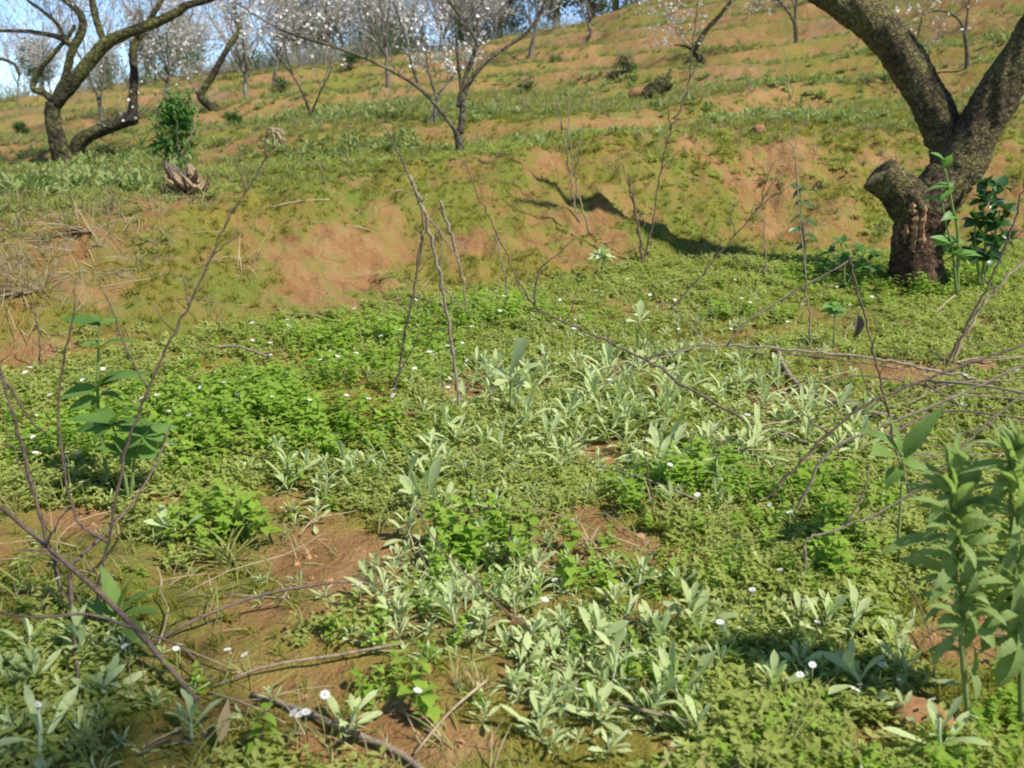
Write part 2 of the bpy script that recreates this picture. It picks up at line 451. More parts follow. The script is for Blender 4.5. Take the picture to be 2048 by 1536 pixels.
def leaf(L, W, shape='spat', n=6, droop=0.6, fold=0.25, serr=0.0, twist=0.0):
    """one leaf along +Y from the origin, arching down by `droop` radians, folded along the midrib"""
    ts = np.linspace(0, 1, n + 1)
    if shape == 'spat': w = np.interp(ts, [0, .15, .45, .72, .9, 1], [.22, .28, .62, 1, .75, .05])
    elif shape == 'ovate': w = np.interp(ts, [0, .08, .3, .55, .8, 1], [.08, .55, 1, .88, .48, .02])
    elif shape == 'heart': w = np.interp(ts, [0, .06, .25, .5, .8, 1], [.25, .8, 1, .82, .36, .02])
    elif shape == 'round': w = np.interp(ts, [0, .12, .4, .65, .9, 1], [.1, .55, 1, 1, .6, .1])
    elif shape == 'blade': w = np.interp(ts, [0, .1, .6, 1], [.7, 1, .7, .02])
    else: w = np.interp(ts, [0, .15, .4, .65, .88, 1], [.18, .45, .95, 1, .45, .02])
    y = [0.0]; z = [0.0]
    for i in range(n):
        a = -droop * (ts[i] + ts[i + 1]) / 2
        y.append(y[-1] + L / n * math.cos(a)); z.append(z[-1] + L / n * math.sin(a))
    V = []
    for i in range(n + 1):
        hw = w[i] * W / 2
        if serr and 0 < i < n: hw *= 1 + (serr if i % 2 else -serr)
        tw = twist * ts[i]
        V += [(-hw * math.cos(tw), y[i], z[i] + fold * hw - hw * math.sin(tw)), (0, y[i], z[i]), (hw * math.cos(tw), y[i], z[i] + fold * hw + hw * math.sin(tw))]
    Fc = []
    for i in range(n):
        a = 3 * i
        Fc += [(a, a + 1, a + 4, a + 3), (a + 1, a + 2, a + 5, a + 4)]
    return np.array(V), Fc
def lm(az, pitch, loc=(0, 0, 0), s=1.0, roll=0.0):
    return Matrix.Translation(loc) @ Matrix.Rotation(az, 4, 'Z') @ Matrix.Rotation(pitch, 4, 'X') @ Matrix.Rotation(roll, 4, 'Y') @ Matrix.Scale(s, 4)

# ------------------------------------------------------------------ the ground
def make_ground():
    a_front = np.linspace(-40, 40, 430)
    a_side = np.concatenate([np.linspace(40.6, 75, 60), np.linspace(77, 180, 40)])
    ang = np.radians(np.concatenate([-a_side[::-1][1:], a_front, a_side]))   # -180 (wrapped) .. 180
    r = np.concatenate([[0.0], np.geomspace(0.25, 0.8, 18)[:-1], np.geomspace(0.8, 9, 300)[:-1], np.geomspace(9, 40, 170)[:-1], np.geomspace(40, 900, 50)])
    A, R = np.meshgrid(ang, r)
    X = R * np.sin(A); Y = R * np.cos(A)
    Zh = height(X, Y)
    nr, na = X.shape
    V = np.stack([X.ravel(), Y.ravel(), Zh.ravel()], 1)
    idx = np.arange(nr * na).reshape(nr, na)
    q = np.stack([idx[:-1, :-1], idx[:-1, 1:], idx[1:, 1:], idx[1:, :-1]], -1).reshape(-1, 4)[:, ::-1]
    wrap = np.stack([idx[:-1, -1], idx[:-1, 0], idx[1:, 0], idx[1:, -1]], -1)[:, ::-1]
    q = np.concatenate([q, wrap])
    me = bpy.data.meshes.new('ground')
    me.vertices.add(len(V)); me.vertices.foreach_set('co', V.astype(np.float32).ravel())
    me.loops.add(q.size); me.loops.foreach_set('vertex_index', q.astype(np.int32).ravel())
    me.polygons.add(len(q)); me.polygons.foreach_set('loop_start', np.arange(0, q.size, 4, dtype=np.int32))
    me.polygons.foreach_set('use_smooth', np.ones(len(q), bool))
    me.update(calc_edges=True); me.validate()
    g, d = cover(V[:, 0], V[:, 1], V[:, 2])
    for nm, val in (('green', g), ('dry', d)):
        at = me.attributes.new(nm, 'FLOAT', 'POINT'); at.data.foreach_set('value', val.astype(np.float32))
    me.materials.append(M['ground'])
    return tag(link('ground', me), 'red earth hillside with moss, stepped into low terraces', 'ground', kind='structure')

# bare red soil on the bench: centre and half-size as seen in the photograph
BARE = [(650, 1125, 130, 62), (325, 1008, 60, 26), (1330, 808, 48, 34), (1545, 808, 62, 34), (500, 1225, 140, 50), (1340, 1232, 130, 30),
        (1260, 1085, 42, 16), (870, 1490, 130, 45), (1850, 1425, 75, 50), (1500, 1400, 70, 30), (480, 1330, 90, 36), (1020, 1345, 70, 20),
        (940, 790, 60, 28), (1180, 905, 70, 30), (1420, 690, 90, 20), (1880, 1150, 90, 35), (1380, 1500, 70, 30), (1900, 1280, 130, 70), (820, 1440, 70, 30),
        (1180, 1030, 50, 14), (560, 1000, 70, 30), (1830, 750, 70, 20), (1690, 1290, 80, 35), (150, 1040, 80, 26), (620, 1490, 60, 30), (1760, 1480, 90, 40)]
LUSH = [(720, 700, 230, 70), (470, 800, 230, 90), (330, 900, 260, 90), (600, 880, 260, 80), (450, 1060, 130, 60), (960, 1005, 150, 50), (930, 1100, 150, 55),
        (1400, 965, 130, 45), (1650, 1010, 130, 60), (1650, 1120, 80, 60), (1230, 1020, 60, 30), (980, 640, 160, 40), (800, 1430, 60, 40), (1700, 520, 150, 40), (1500, 640, 100, 20), (80, 880, 120, 60), (1830, 588, 140, 24), (1960, 560, 110, 30), (1650, 560, 120, 24)]
def ell(lst, px, py):
    s = np.zeros_like(px)
    for (cx, cy, rx, ry) in lst:
        s = np.maximum(s, np.exp(-1.2 * (((px - cx) / rx) ** 2 + ((py - cy) / ry) ** 2) ** 1.4))
    return s
def fields(x, y, z):
    px, py, dep = project(x, y, z)
    ok = dep > 0.3
    px = np.where(ok, px, -9e3); py = np.where(ok, py, -9e3)
    phi = np.arctan2(x, y); r = np.hypot(x, y)
    rf = foot_r(phi); rt = top_r(phi)
    bench = 1 - sstep(-0.18, 0.12, r - rf + 0.12 * fbm(x * 3, y * 3, 61, 2))
    bank = (1 - bench) * (1 - sstep(-0.1, 0.7, r - rt))
    return px, py, r, rf, rt, bench, bank
def tread(x, y):
    """1 on the flat treads of the terraces, 0 on their risers"""
    e = 0.25
    s = np.hypot(height(x + e, y, False) - height(x - e, y, False), height(x, y + e, False) - height(x, y - e, False)) / (2 * e)
    return 1 - sstep(0.10, 0.34, s)
def cover(x, y, z):
    px, py, r, rf, rt, bench, bank = fields(x, y, z)
    bare = ell(BARE, px, py)
    nz = fbm(x * 1.1, y * 1.1, 41, 4); nz2 = fbm(x * 4.5, y * 4.5, 43, 3)
    mossy = ell([(500, 1225, 150, 60), (480, 1330, 110, 45), (1340, 1232, 130, 30), (1180, 1030, 120, 34), (1020, 1345, 80, 24), (560, 1000, 80, 34), (1420, 690, 100, 24), (1690, 1290, 90, 40)], px, py)
    g_bench = 0.66 + 0.25 * nz + 0.22 * nz2 - 0.75 * bare + .55 * mossy
    nz3 = fbm(x * 8, y * 8, 47, 4, .65)
    g_bank = 0.70 + 0.26 * nz + 0.30 * nz2 + 0.34 * nz3
    soilspots = ell([(690, 500, 150, 60), (650, 580, 90, 50), (1420, 360, 130, 60), (1100, 480, 170, 60), (760, 430, 90, 40), (1250, 430, 90, 40), (1500, 440, 90, 40),
                     (1980, 400, 90, 50), (100, 680, 90, 60), (960, 550, 120, 30), (900, 330, 60, 14), (820, 205, 60, 16), (1250, 250, 120, 14), (1790, 320, 90, 20)], px, py)
    g_bank = g_bank - 0.34 * soilspots
    tr = tread(x, y)
    far = sstep(9, 18, r)
    g_up = 0.55 + 0.26 * tr + 0.32 * nz + 0.22 * nz2 + .15 * nz3 - 0.10 * far - 0.3 * soilspots
    up = np.clip(1 - bench - bank, 0, 1)
    g = bench * g_bench + bank * g_bank + up * g_up
    leftdry = ell([(150, 490, 260, 110), (60, 560, 150, 60)], px, py)
    d = 0.15 + 0.25 * fbm(x * 0.7, y * 0.7, 51, 3) + 0.45 * leftdry + 0.22 * far
    d = d * (1 - 0.6 * bench)
    return np.clip(g, 0.04, 1), np.clip(d, 0, 1)
make_ground()

# ------------------------------------------------------------------ scattered cover (nobody could count it)
def gn_scatter(name, label, cat, pos, rot, scl, vid, variants):
    src = bpy.data.collections.new(name + '_shapes')
    for i, me in enumerate(variants):
        src.objects.link(bpy.data.objects.new('%s_shape_%02d' % (name, i), me))
    me = bpy.data.meshes.new(name)
    me.vertices.add(len(pos)); me.vertices.foreach_set('co', pos.astype(np.float32).ravel())
    a = me.attributes.new('rot', 'FLOAT_VECTOR', 'POINT'); a.data.foreach_set('vector', rot.astype(np.float32).ravel())
    a = me.attributes.new('scl', 'FLOAT', 'POINT'); a.data.foreach_set('value', scl.astype(np.float32))
    a = me.attributes.new('vid', 'INT', 'POINT'); a.data.foreach_set('value', vid.astype(np.int32))
    o = link(name, me)
    ng = bpy.data.node_groups.new(name + '_nodes', 'GeometryNodeTree')
    ng.interface.new_socket('Geometry', in_out='INPUT', socket_type='NodeSocketGeometry')
    ng.interface.new_socket('Geometry', in_out='OUTPUT', socket_type='NodeSocketGeometry')
    gi = ng.nodes.new('NodeGroupInput'); go = ng.nodes.new('NodeGroupOutput')
    ci = ng.nodes.new('GeometryNodeCollectionInfo')
    ci.inputs['Collection'].default_value = src
    ci.inputs['Separate Children'].default_value = True
    ci.inputs['Reset Children'].default_value = True
    ip = ng.nodes.new('GeometryNodeInstanceOnPoints')
    ip.inputs['Pick Instance'].default_value = True
    def at(nm, ty):
        n = ng.nodes.new('GeometryNodeInputNamedAttribute'); n.data_type = ty; n.inputs['Name'].default_value = nm
        return [s for s in n.outputs if s.enabled and s.name == 'Attribute'][0]
    er = ng.nodes.new('FunctionNodeEulerToRotation')
    ng.links.new(at('rot', 'FLOAT_VECTOR'), er.inputs[0])
    ng.links.new(gi.outputs[0], ip.inputs['Points'])
    ng.links.new(ci.outputs[0], ip.inputs['Instance'])
    ng.links.new(at('vid', 'INT'), ip.inputs['Instance Index'])
    ng.links.new(er.outputs[0], ip.inputs['Rotation'])
    ng.links.new(at('scl', 'FLOAT'), ip.inputs['Scale'])
    ng.links.new(ip.outputs[0], go.inputs[0])
    md = o.modifiers.new('scatter', 'NODES'); md.node_group = ng
    return tag(o, label, cat, kind='stuff')

def polar_points(n, r0, r1, power=1.0, amax=40):
    """power 1: even per metre of distance; 2: even per square metre; 0: even per ratio"""
    phi = np.radians(rng.uniform(-amax, amax, n)); u = rng.random(n)
    if power == 0: r = r0 * (r1 / r0) ** u
    else: r = (r0 ** power + u * (r1 ** power - r0 ** power)) ** (1 / power)
    x = r * np.sin(phi); y = r * np.cos(phi)
    return x, y, height(x, y)
def keep_and_scatter(name, label, cat, x, y, z, prob, variants, smin, smax, tilt=0.25, sink=0.003, scl_mul=None):
    k = rng.random(len(x)) < prob
    pos = np.stack([x[k], y[k], z[k] - sink], 1)
    n = len(pos)
    rot = np.stack([rng.normal(0, tilt, n), rng.normal(0, tilt, n), rng.uniform(0, 6.283, n)], 1)
    s = rng.uniform(smin, smax, n)
    if scl_mul is not None: s = s * scl_mul[k]
    return gn_scatter(name, label, cat, pos, rot, s, rng.integers(0, len(variants), n), variants)

def clump_small(k):
    """creeping small-leaved weed: thin stems with pairs of little leaves"""
    g = random.Random(k); parts = []
    for s in range(g.randint(4, 6)):
        az = g.uniform(0, 6.28); L = g.uniform(.02, .045); up = g.uniform(.25, 1.1)
        for j in range(g.randint(3, 4)):
            t = (j + 1) / 4
            c = (-math.sin(az) * L * t * math.cos(up), math.cos(az) * L * t * math.cos(up), L * t * math.sin(up) + .004)
            for side in (-1, 1):
                l = leaf(g.uniform(.008, .018), g.uniform(.005, .0095), 'ovate', 2, g.uniform(0, .7), .3)
                parts.append(xf(l, lm(az + side * g.uniform(.8, 1.6) + (1.57 if j % 2 else 0) * .5, g.uniform(-.1, .7), c)))
    return mesh_of('small_leaves', join(parts), M['chick'])
def clump_mint(k, h=.07):
    g = random.Random(100 + k); parts = []
    for s in range(g.randint(2, 3)):
        ox, oy = g.uniform(-.025, .025), g.uniform(-.025, .025); hh = h * g.uniform(.6, 1.2)
        lean = (g.uniform(-.25, .25), g.uniform(-.25, .25)); a0 = g.uniform(0, 3.14)
        nl = g.randint(3, 5)
        for j in range(nl):
            t = (j + .7) / nl; zc = hh * t
            for side in (0, math.pi):
                Lf = g.uniform(.014, .024) * (1.1 - .45 * t)
                l = leaf(Lf * 1.15, Lf * .95, 'heart', 3, g.uniform(.2, .8), .2, .06)
                parts.append(xf(l, lm(a0 + side + (1.57 if j % 2 else 0) + g.uniform(-.3, .3), g.uniform(-.15, .45), (ox + lean[0] * zc, oy + lean[1] * zc, zc))))
    return mesh_of('mint_leaves', join(parts), M['mint'])
def clump_grass(k, mat, h, n, w, spread=.5):
    g = random.Random(300 + k); parts = []
    for s in range(n):
        l = leaf(h * g.uniform(.5, 1.2), w * g.uniform(.7, 1.3), 'blade', 4, g.uniform(.2, 1.4), .3)
        parts.append(xf(l, lm(g.uniform(0, 6.28), 1.57 - abs(g.gauss(0, spread)), (g.gauss(0, h * .16), g.gauss(0, h * .16), 0))))
    return mesh_of('grass_tuft', join(parts), mat)
def clump_herb(k, mat, h, n):
    g = random.Random(500 + k); parts = []
    for s in range(n):
        l = leaf(h * g.uniform(.35, .7), h * g.uniform(.12, .24), 'lance', 3, g.uniform(.1, .8), .25)
        parts.append(xf(l, lm(g.uniform(0, 6.28), g.uniform(.2, 1.3), (g.gauss(0, h * .22), g.gauss(0, h * .22), g.uniform(0, h * .45)))))
    return mesh_of('herb', join(parts), mat)
def strand(k):
    g = random.Random(700 + k)
    L = g.uniform(.08, .3)
    p = np.array([(0, 0, .004), (g.gauss(0, .02), L * .35, .012), (g.gauss(0, .03), L * .7, .01), (g.gauss(0, .05), L, .003)])
    return mesh_of('straw', tube(smooth_line(p, 2), np.linspace(.0016, .0007, 7), 4), M['straw'])

def crumb(k):
    g = np.random.default_rng(800 + k); n = 7; V = [(0, 0, .008)]
    for zz_, rr_ in ((.006, .006), (0, .009), (-.005, .006)):
        V += [(rr_ * math.cos(6.283 * j / n) * g.uniform(.7, 1.25), rr_ * math.sin(6.283 * j / n) * g.uniform(.7, 1.25), zz_ * g.uniform(.7, 1.2)) for j in range(n)]
    Fc = [(0, 1 + j, 1 + (j + 1) % n) for j in range(n)]
    for q in range(2): Fc += [(1 + q * n + j, 1 + (q + 1) * n + j, 1 + (q + 1) * n + (j + 1) % n, 1 + q * n + (j + 1) % n) for j in range(n)]
    return mesh_of('crumb', (np.array(V), Fc), M['crumb'], False)
cud_leaves = [mesh_of('cudweed_leaf', leaf(1.0, W, 'spat', 7, dr, .3, 0, tw), M['cud']) for W, dr, tw in ((.24, .5, .1), (.20, .8, -.15), (.27, .3, 0), (.21, 1.1, .2), (.18, .15, -.1))]
cud_stem = mesh_of('cudweed_stem', tube(np.array([(0, 0, -.1), (.01, .01, .25), (.03, 0, .55), (.02, .02, .8)]), np.array([.036, .034, .03, .02]), 6), M['cudstem'])
def cud_spec(seed):
    g = random.Random(seed); n = g.randint(8, 15); out = []; ph_ = g.uniform(-.25, .2)
    for k in range(n):
        t = k / (n - 1)
        out.append((k * 2.4 + g.uniform(-.25, .25), .35 + ph_ + 1.0 * t ** .6 + g.uniform(-.22, .22), .07 + .55 * t, (1.0 - .45 * t) * g.uniform(.6, 1.2), g.randrange(5)))
    return out
specs = [cud_spec(900 + k) for k in range(14)]
def cudweed(p, size, label, group=None, parts=True, k=None, lean=None):
    k = random.randrange(len(specs)) if k is None else k
    rot = (random.gauss(0, .24), random.gauss(0, .24), random.uniform(0, 6.28)) if lean is None else lean
    s = size
    if parts:
        t = thing('cudweed_plant', label, 'plant', (p[0], p[1], p[2] - .004), rot, group, s)
        link('stem', cud_stem, t)
        for az, pit, h, L, v in specs[k]:
            link('leaf', cud_leaves[v], t, (.02 * h, .02 * h, h), (pit, 0, az), L)
        return t
    return tag(link('cudweed_plant', cud_joined(k), None, (p[0], p[1], p[2] - .004), rot, s), label, 'plant', group)
_cj = {}
def cud_joined(k):
    if k not in _cj:
        gl = [leaf(1.0, W * .9, 'spat', 5, dr, .3, 0, tw) for W, dr, tw in ((.24, .5, .1), (.20, .8, -.15), (.27, .3, 0), (.21, 1.1, .2), (.18, .15, -.1))]
        _cj[k] = mesh_of('cudweed_foliage', join([xf(gl[v], lm(az, pit, (.02 * h, .02 * h, h), L)) for az, pit, h, L, v in specs[k]]), M['cud'])
    return _cj[k]
def scrub(k):
    g = random.Random(850 + k); parts = []
    for j in range(26):
        a = g.uniform(0, 6.28); L = g.uniform(.35, .9); x0, y0 = g.gauss(0, .12), g.gauss(0, .12)
        p = [np.array([x0, y0, 0.0])]
        d = np.array([math.cos(a) * .5, math.sin(a) * .5, 1.0])
        for q in range(3):
            d = d + np.array([g.gauss(0, .3), g.gauss(0, .3), g.gauss(0, .15)]); p.append(p[-1] + d / np.linalg.norm(d) * L / 3)
        parts.append(tube(np.array(p), np.array([.006, .005, .004, .003]), 3, cap=False))
        if k > 2:
            for q in range(5):
                parts.append(xf(leaf(.09, .04, 'ovate', 2, .5, .3), lm(g.uniform(0, 6.28), g.uniform(-.3, 1), tuple(p[g.randint(1, 3)]))))
    return mesh_of('scrub', join(parts), M['bush'] if k == 4 else M['farleaf'] if k == 3 else M['fartwigs'])
def build_scatter():
    # bench: small-leaved creeper
    x, y, z = polar_points(56000, 0.85, 7.2, 0.9)
    px, py, r, rf, rt, bench, bank = fields(x, y, z)
    bare = ell(BARE, px, py)
    nz = fbm(x * 2.3, y * 2.3, 71, 3)
    near_ = sstep(900, 1150, py)
    prob = bench * np.clip(0.56 - .22 * near_ + (.75 + .5 * near_) * nz + .3 * near_ * fbm(x * 7, y * 7, 73, 2) - 1.1 * bare, 0, 1) + bank * np.clip(-.12 + .35 * nz, 0, .3) + (1 - bench - bank) * .35
    keep_and_scatter('small_leaf_ground_cover', 'low carpet of tiny yellow green leaves over the near bench', 'ground cover', x, y, z, prob,
                     [clump_small(k) for k in range(7)], .75, 1.45)
    # bench: lush mint-like patches
    x, y, z = polar_points(27000, 0.85, 6.2, 0.9)
    px, py, r, rf, rt, bench, bank = fields(x, y, z)
    lush = ell(LUSH, px, py); bare = ell(BARE, px, py)
    nz = fbm(x * 2.0, y * 2.0, 77, 3)
    prob = bench * np.clip(lush * (.55 + .7 * nz) + .08 + .18 * nz - .8 * bare, 0, .7) * np.clip(1.15 - .1 * r, .3, 1)
    keep_and_scatter('leafy_ground_cover', 'bright green mint like leaves massed on the bench', 'ground cover', x, y, z, prob,
                     [clump_mint(k) for k in range(7)], .55, 1.3, .18, .003, .6 + .6 * np.clip(lush, 0, 1))
    # grass blades, dead or green, thinly through the bench
    x, y, z = polar_points(5200, 0.85, 6.5, 0.9)
    px, py, r, rf, rt, bench, bank = fields(x, y, z)
    prob = bench * np.clip(.38 + .6 * fbm(x * 1.7, y * 1.7, 79, 3) - .3 * ell(BARE, px, py), 0, .9)
    keep_and_scatter('thin_bench_grass', 'thin green and straw coloured grass blades among the low weeds', 'grass', x, y, z, prob,
                     [clump_grass(20 + k, M['grass'] if k % 3 else M['paleleaf'], .075, 5, .0028, .6) for k in range(6)], .5, 1.3, .25)
    # young woolly plants between the larger ones
    x, y, z = polar_points(14000, 0.9, 5.0, 0.9)
    px, py, r, rf, rt, bench, bank = fields(x, y, z)
    zone = ell([(1060, 860, 330, 150), (900, 1150, 320, 160), (1280, 1330, 330, 170), (1500, 870, 330, 120), (1650, 1250, 260, 170), (1350, 700, 350, 70), (150, 1380, 180, 140), (600, 950, 160, 90)], px, py)
    drift = ell([(1060, 850, 210, 120), (960, 1010, 190, 60), (900, 1190, 190, 90), (1180, 1270, 190, 80), (1300, 1400, 230, 110), (1480, 880, 190, 80)], px, py)
    prob = bench * np.clip(zone * .4 + .35 * drift + .45 * fbm(x * 3, y * 3, 95, 2) * zone - .35 * ell(BARE, px, py), 0, .8) + bench * .02
    keep_and_scatter('young_cudweed_plants', 'countless tiny pale woolly seedlings between the larger rosettes', 'plants', x, y, z, prob,
                     [cud_joined(k) for k in range(14)], .018, .046, .3)
    # crumbs of earth
    x, y, z = polar_points(26000, 0.9, 7.5, 0.9)
    px, py, r, rf, rt, bench, bank = fields(x, y, z)
    g, d = cover(x, y, z)
    prob = np.clip(1.0 - 1.7 * g, 0.02, .9)
    keep_and_scatter('earth_crumbs', 'loose crumbs of red earth on the bare patches', 'soil', x, y, z, prob,
                     [crumb(k) for k in range(5)], .3, 1.25, 1.5, .001, rng.random(len(x)) ** 5 * .9 + .16)
    # moss tufts on bench, bank and near terraces
    x, y, z = polar_points(60000, 0.9, 10, 1.0)
    px, py, r, rf, rt, bench, bank = fields(x, y, z)
    g, d = cover(x, y, z)
    prob = np.clip((g - .38) * 1.6, 0, 1) * (.5 * bench + .9 * (1 - bench))
    keep_and_scatter('moss_tufts', 'yellow green moss and fine grass on the bank', 'moss', x, y, z, prob,
                     [clump_grass(k, M['mossleaf'], .022, 16, .0022, .8) for k in range(4)], .7, 1.6, .3, .002, np.where(r > 6, 1.5, 1.0))
    # grass on the terraces
    x, y, z = polar_points(70000, 4.0, 36, 0.35)
    px, py, r, rf, rt, bench, bank = fields(x, y, z)
    tr = tread(x, y)
    nz = fbm(x * .5, y * .5, 81, 3); nz2 = fbm(x * 2.2, y * 2.2, 82, 2)
    prob = (1 - bench) * (1 - bank * .6) * np.clip(-.12 + .72 * tr + .5 * nz + .35 * nz2, 0, .95)
    keep_and_scatter('terrace_grass', 'short green grass growing along the terrace treads', 'grass', x, y, z, prob,
                     [clump_grass(k, M['deadgrass'] if k == 4 else M['grass'], .07, 22, .005, .55) for k in range(5)], .5, 1.25, .2, .004, np.clip(.5 + r * .06, .7, 1.9))
    # pale herbs in bands on the terraces
    x, y, z = polar_points(26000, 5.2, 30, 0.4)
    px, py, r, rf, rt, bench, bank = fields(x, y, z)
    herb = ell([(620, 215, 260, 30), (120, 380, 200, 50), (1250, 160, 260, 16), (1550, 165, 160, 26), (1720, 150, 160, 20), (560, 300, 220, 25), (1500, 240, 190, 18),
                (900, 230, 140, 22), (1980, 190, 120, 40), (250, 330, 200, 25), (760, 290, 130, 20), (1900, 100, 200, 30)], px, py)
    prob = .55 * np.clip(herb * 1.1 - .15 + .5 * fbm(x * 1.2, y * 1.2, 91, 2), 0, .8) * (1 - bank) * (1 - bench)
    keep_and_scatter('terrace_herbs', 'grey green low herbs in bands on the terraces', 'herbs', x, y, z, prob,
                     [clump_herb(k, M['herb'], .11, 22) for k in range(4)], .5, 1.2, .2, .005)
    # the mat of dead grass at the left end of the bank
    x, y, z = polar_points(9000, 2.6, 7, 1.0)
    px, py, r, rf, rt, bench, bank = fields(x, y, z)
    prob = (1 - bench) * np.clip(.5 * ell([(130, 480, 210, 70), (60, 560, 170, 70), (250, 430, 150, 30), (30, 640, 90, 40)], px, py) + .012, 0, 1)
    keep_and_scatter('dead_grass_mat', 'mat of grey tan dead grass on the left end of the bank', 'dead grass', x, y, z, prob,
                     [clump_grass(40 + k, M['paleleaf'] if k % 2 else M['deadgrass'], .16, 9, .003, 1.5) for k in range(5)], .6, 1.4, .3)
    # dead tufts on the risers and bare ground of the slope
    x, y, z = polar_points(9000, 6, 32, 0.5)
    prob = np.clip(.25 + .6 * fbm(x * .6, y * .6, 97, 3), 0, .8)
    keep_and_scatter('slope_dead_tufts', 'grey tan dead grass tufts over the terraced slope', 'dead grass', x, y, z, prob,
                     [clump_grass(60 + k, M['deadgrass'] if k % 2 else M['paleleaf'], .09, 16, .004, .9) for k in range(4)], .5, 1.3, .25, .004, np.clip(.5 + np.hypot(x, y) * .05, .7, 1.7))
    # scrub along the crest
    x, y, z = polar_points(3000, 26, 34, 1.0, 32)
    ph_ = np.degrees(np.arctan2(x, y))
    prob = np.where(ph_ < 4, .5, 0) * np.clip(.55 + .8 * fbm(x * .25, y * .25, 99, 3), 0, 1)
    keep_and_scatter('crest_scrub', 'grey brown leafless scrub along the crest under the trees', 'scrub', x, y, z, prob,
                     [scrub(k) for k in range(5)], .5, 1.25, .15, .02)
    # dry straw litter
    x, y, z = polar_points(7000, 1.0, 16, 0.8)
    px, py, r, rf, rt, bench, bank = fields(x, y, z)
    leftdry = ell([(150, 490, 270, 110), (60, 560, 150, 60), (1900, 820, 260, 90), (1800, 330, 160, 40)], px, py)
    prob = np.clip(.10 + .9 * leftdry + .12 * bank, 0, 1)
    keep_and_scatter('dry_straw_litter', 'thin dry straw and twiglets strewn over moss and soil', 'litter', x, y, z, prob,
                     [strand(k) for k in range(8)], .6, 1.4, .12, -.004)
build_scatter()

# ------------------------------------------------------------------ trees
def limb_px(pts, d, mul=1.0):
    """pixel polyline (px, py, width px[, depth offset]) -> points and radii"""
    pp = []; rad = []
    for q in pts:
        dd = d + (q[3] if len(q) > 3 else 0)
        pp.append(P(q[0], q[1], dd)); rad.append(q[2] * dd / F / 2 * mul)
    return np.array(pp), np.array(rad)
PER = [6]
def smooth_limb(pp, rad, per=None):
    per = per or PER[0]
    t = np.linspace(0, len(pp) - 1, (len(pp) - 1) * per + 1)
    return smooth_line(pp, per), np.interp(t, np.arange(len(pp)), rad)

def grow(g, p, d, L, r, lev, out, maxlev, up=.25, wob=.35, nch=(3, 5)):
    d = np.array(d, float); d /= np.linalg.norm(d)
    n = 5; pts = [np.array(p, float)]
    dirs = []
    for i in range(n):
        d = d + np.array([g.gauss(0, wob), g.gauss(0, wob), g.gauss(0, wob) + up]) * .35
        d /= np.linalg.norm(d); dirs.append(d.copy())
        pts.append(pts[-1] + d * L / n)
    pts = np.array(pts); rad = np.linspace(r, r * .45, n + 1)
    out.append((lev, pts, rad))
    if lev < maxlev:
        for k in range(g.randint(*nch)):
            i = g.randint(1, n)
            v = np.array([g.gauss(0, 1), g.gauss(0, 1), g.gauss(.2, .7)])
            v = v - dirs[min(i, n - 1)] * np.dot(v, dirs[min(i, n - 1)]); v /= np.linalg.norm(v) + 1e-9
            nd = dirs[min(i, n - 1)] * .75 + v * g.uniform(.5, 1.0)
            grow(g, pts[i], nd, L * g.uniform(.45, .75), rad[i] * .55, lev + 1, out, maxlev, up, wob, nch)

def flower_cloud(g, centers, size, cup=.35):
    """many little five petalled blossoms as one geometry"""
    n = len(centers)
    ang = np.arange(5) * 2 * math.pi / 5
    base = np.concatenate([[[0, 0, 0]], np.stack([np.cos(ang), np.sin(ang), np.full(5, cup)], 1)])
    V = np.zeros((n, 6, 3)); 
    for i, c in enumerate(centers):
        R = np.array(Euler((g.uniform(-1.3, 1.3), g.uniform(-1.3, 1.3), g.uniform(0, 6.28))).to_matrix())
        V[i] = (base * size * g.uniform(.7, 1.3)) @ R.T + c
    Fc = []
    for i in range(n):
        o = i * 6
        Fc += [(o, o + 1 + k, o + 1 + (k + 1) % 5) for k in range(5)]
    return V.reshape(-1, 3), Fc
def along(g, tubes, per_m, jitter):
    C = []
    for lev, pts, rad in tubes:
        L = np.linalg.norm(np.diff(pts, axis=0), axis=1).sum()
        n = L * per_m
        n = int(n) + (1 if g.random() < n - int(n) else 0)
        for k in range(n):
            t = g.uniform(0, len(pts) - 1.001); i = int(t); f = t - i
            c = pts[i] * (1 - f) + pts[i + 1] * f
            C.append(c + np.array([g.gauss(0, jitter), g.gauss(0, jitter), g.gauss(0, jitter)]))
    return C
def twig_geo(tubes, seg=3, minr=.0012):
    return join([tube(p, np.maximum(r, minr), seg, cap=False) for lev, p, r in tubes])

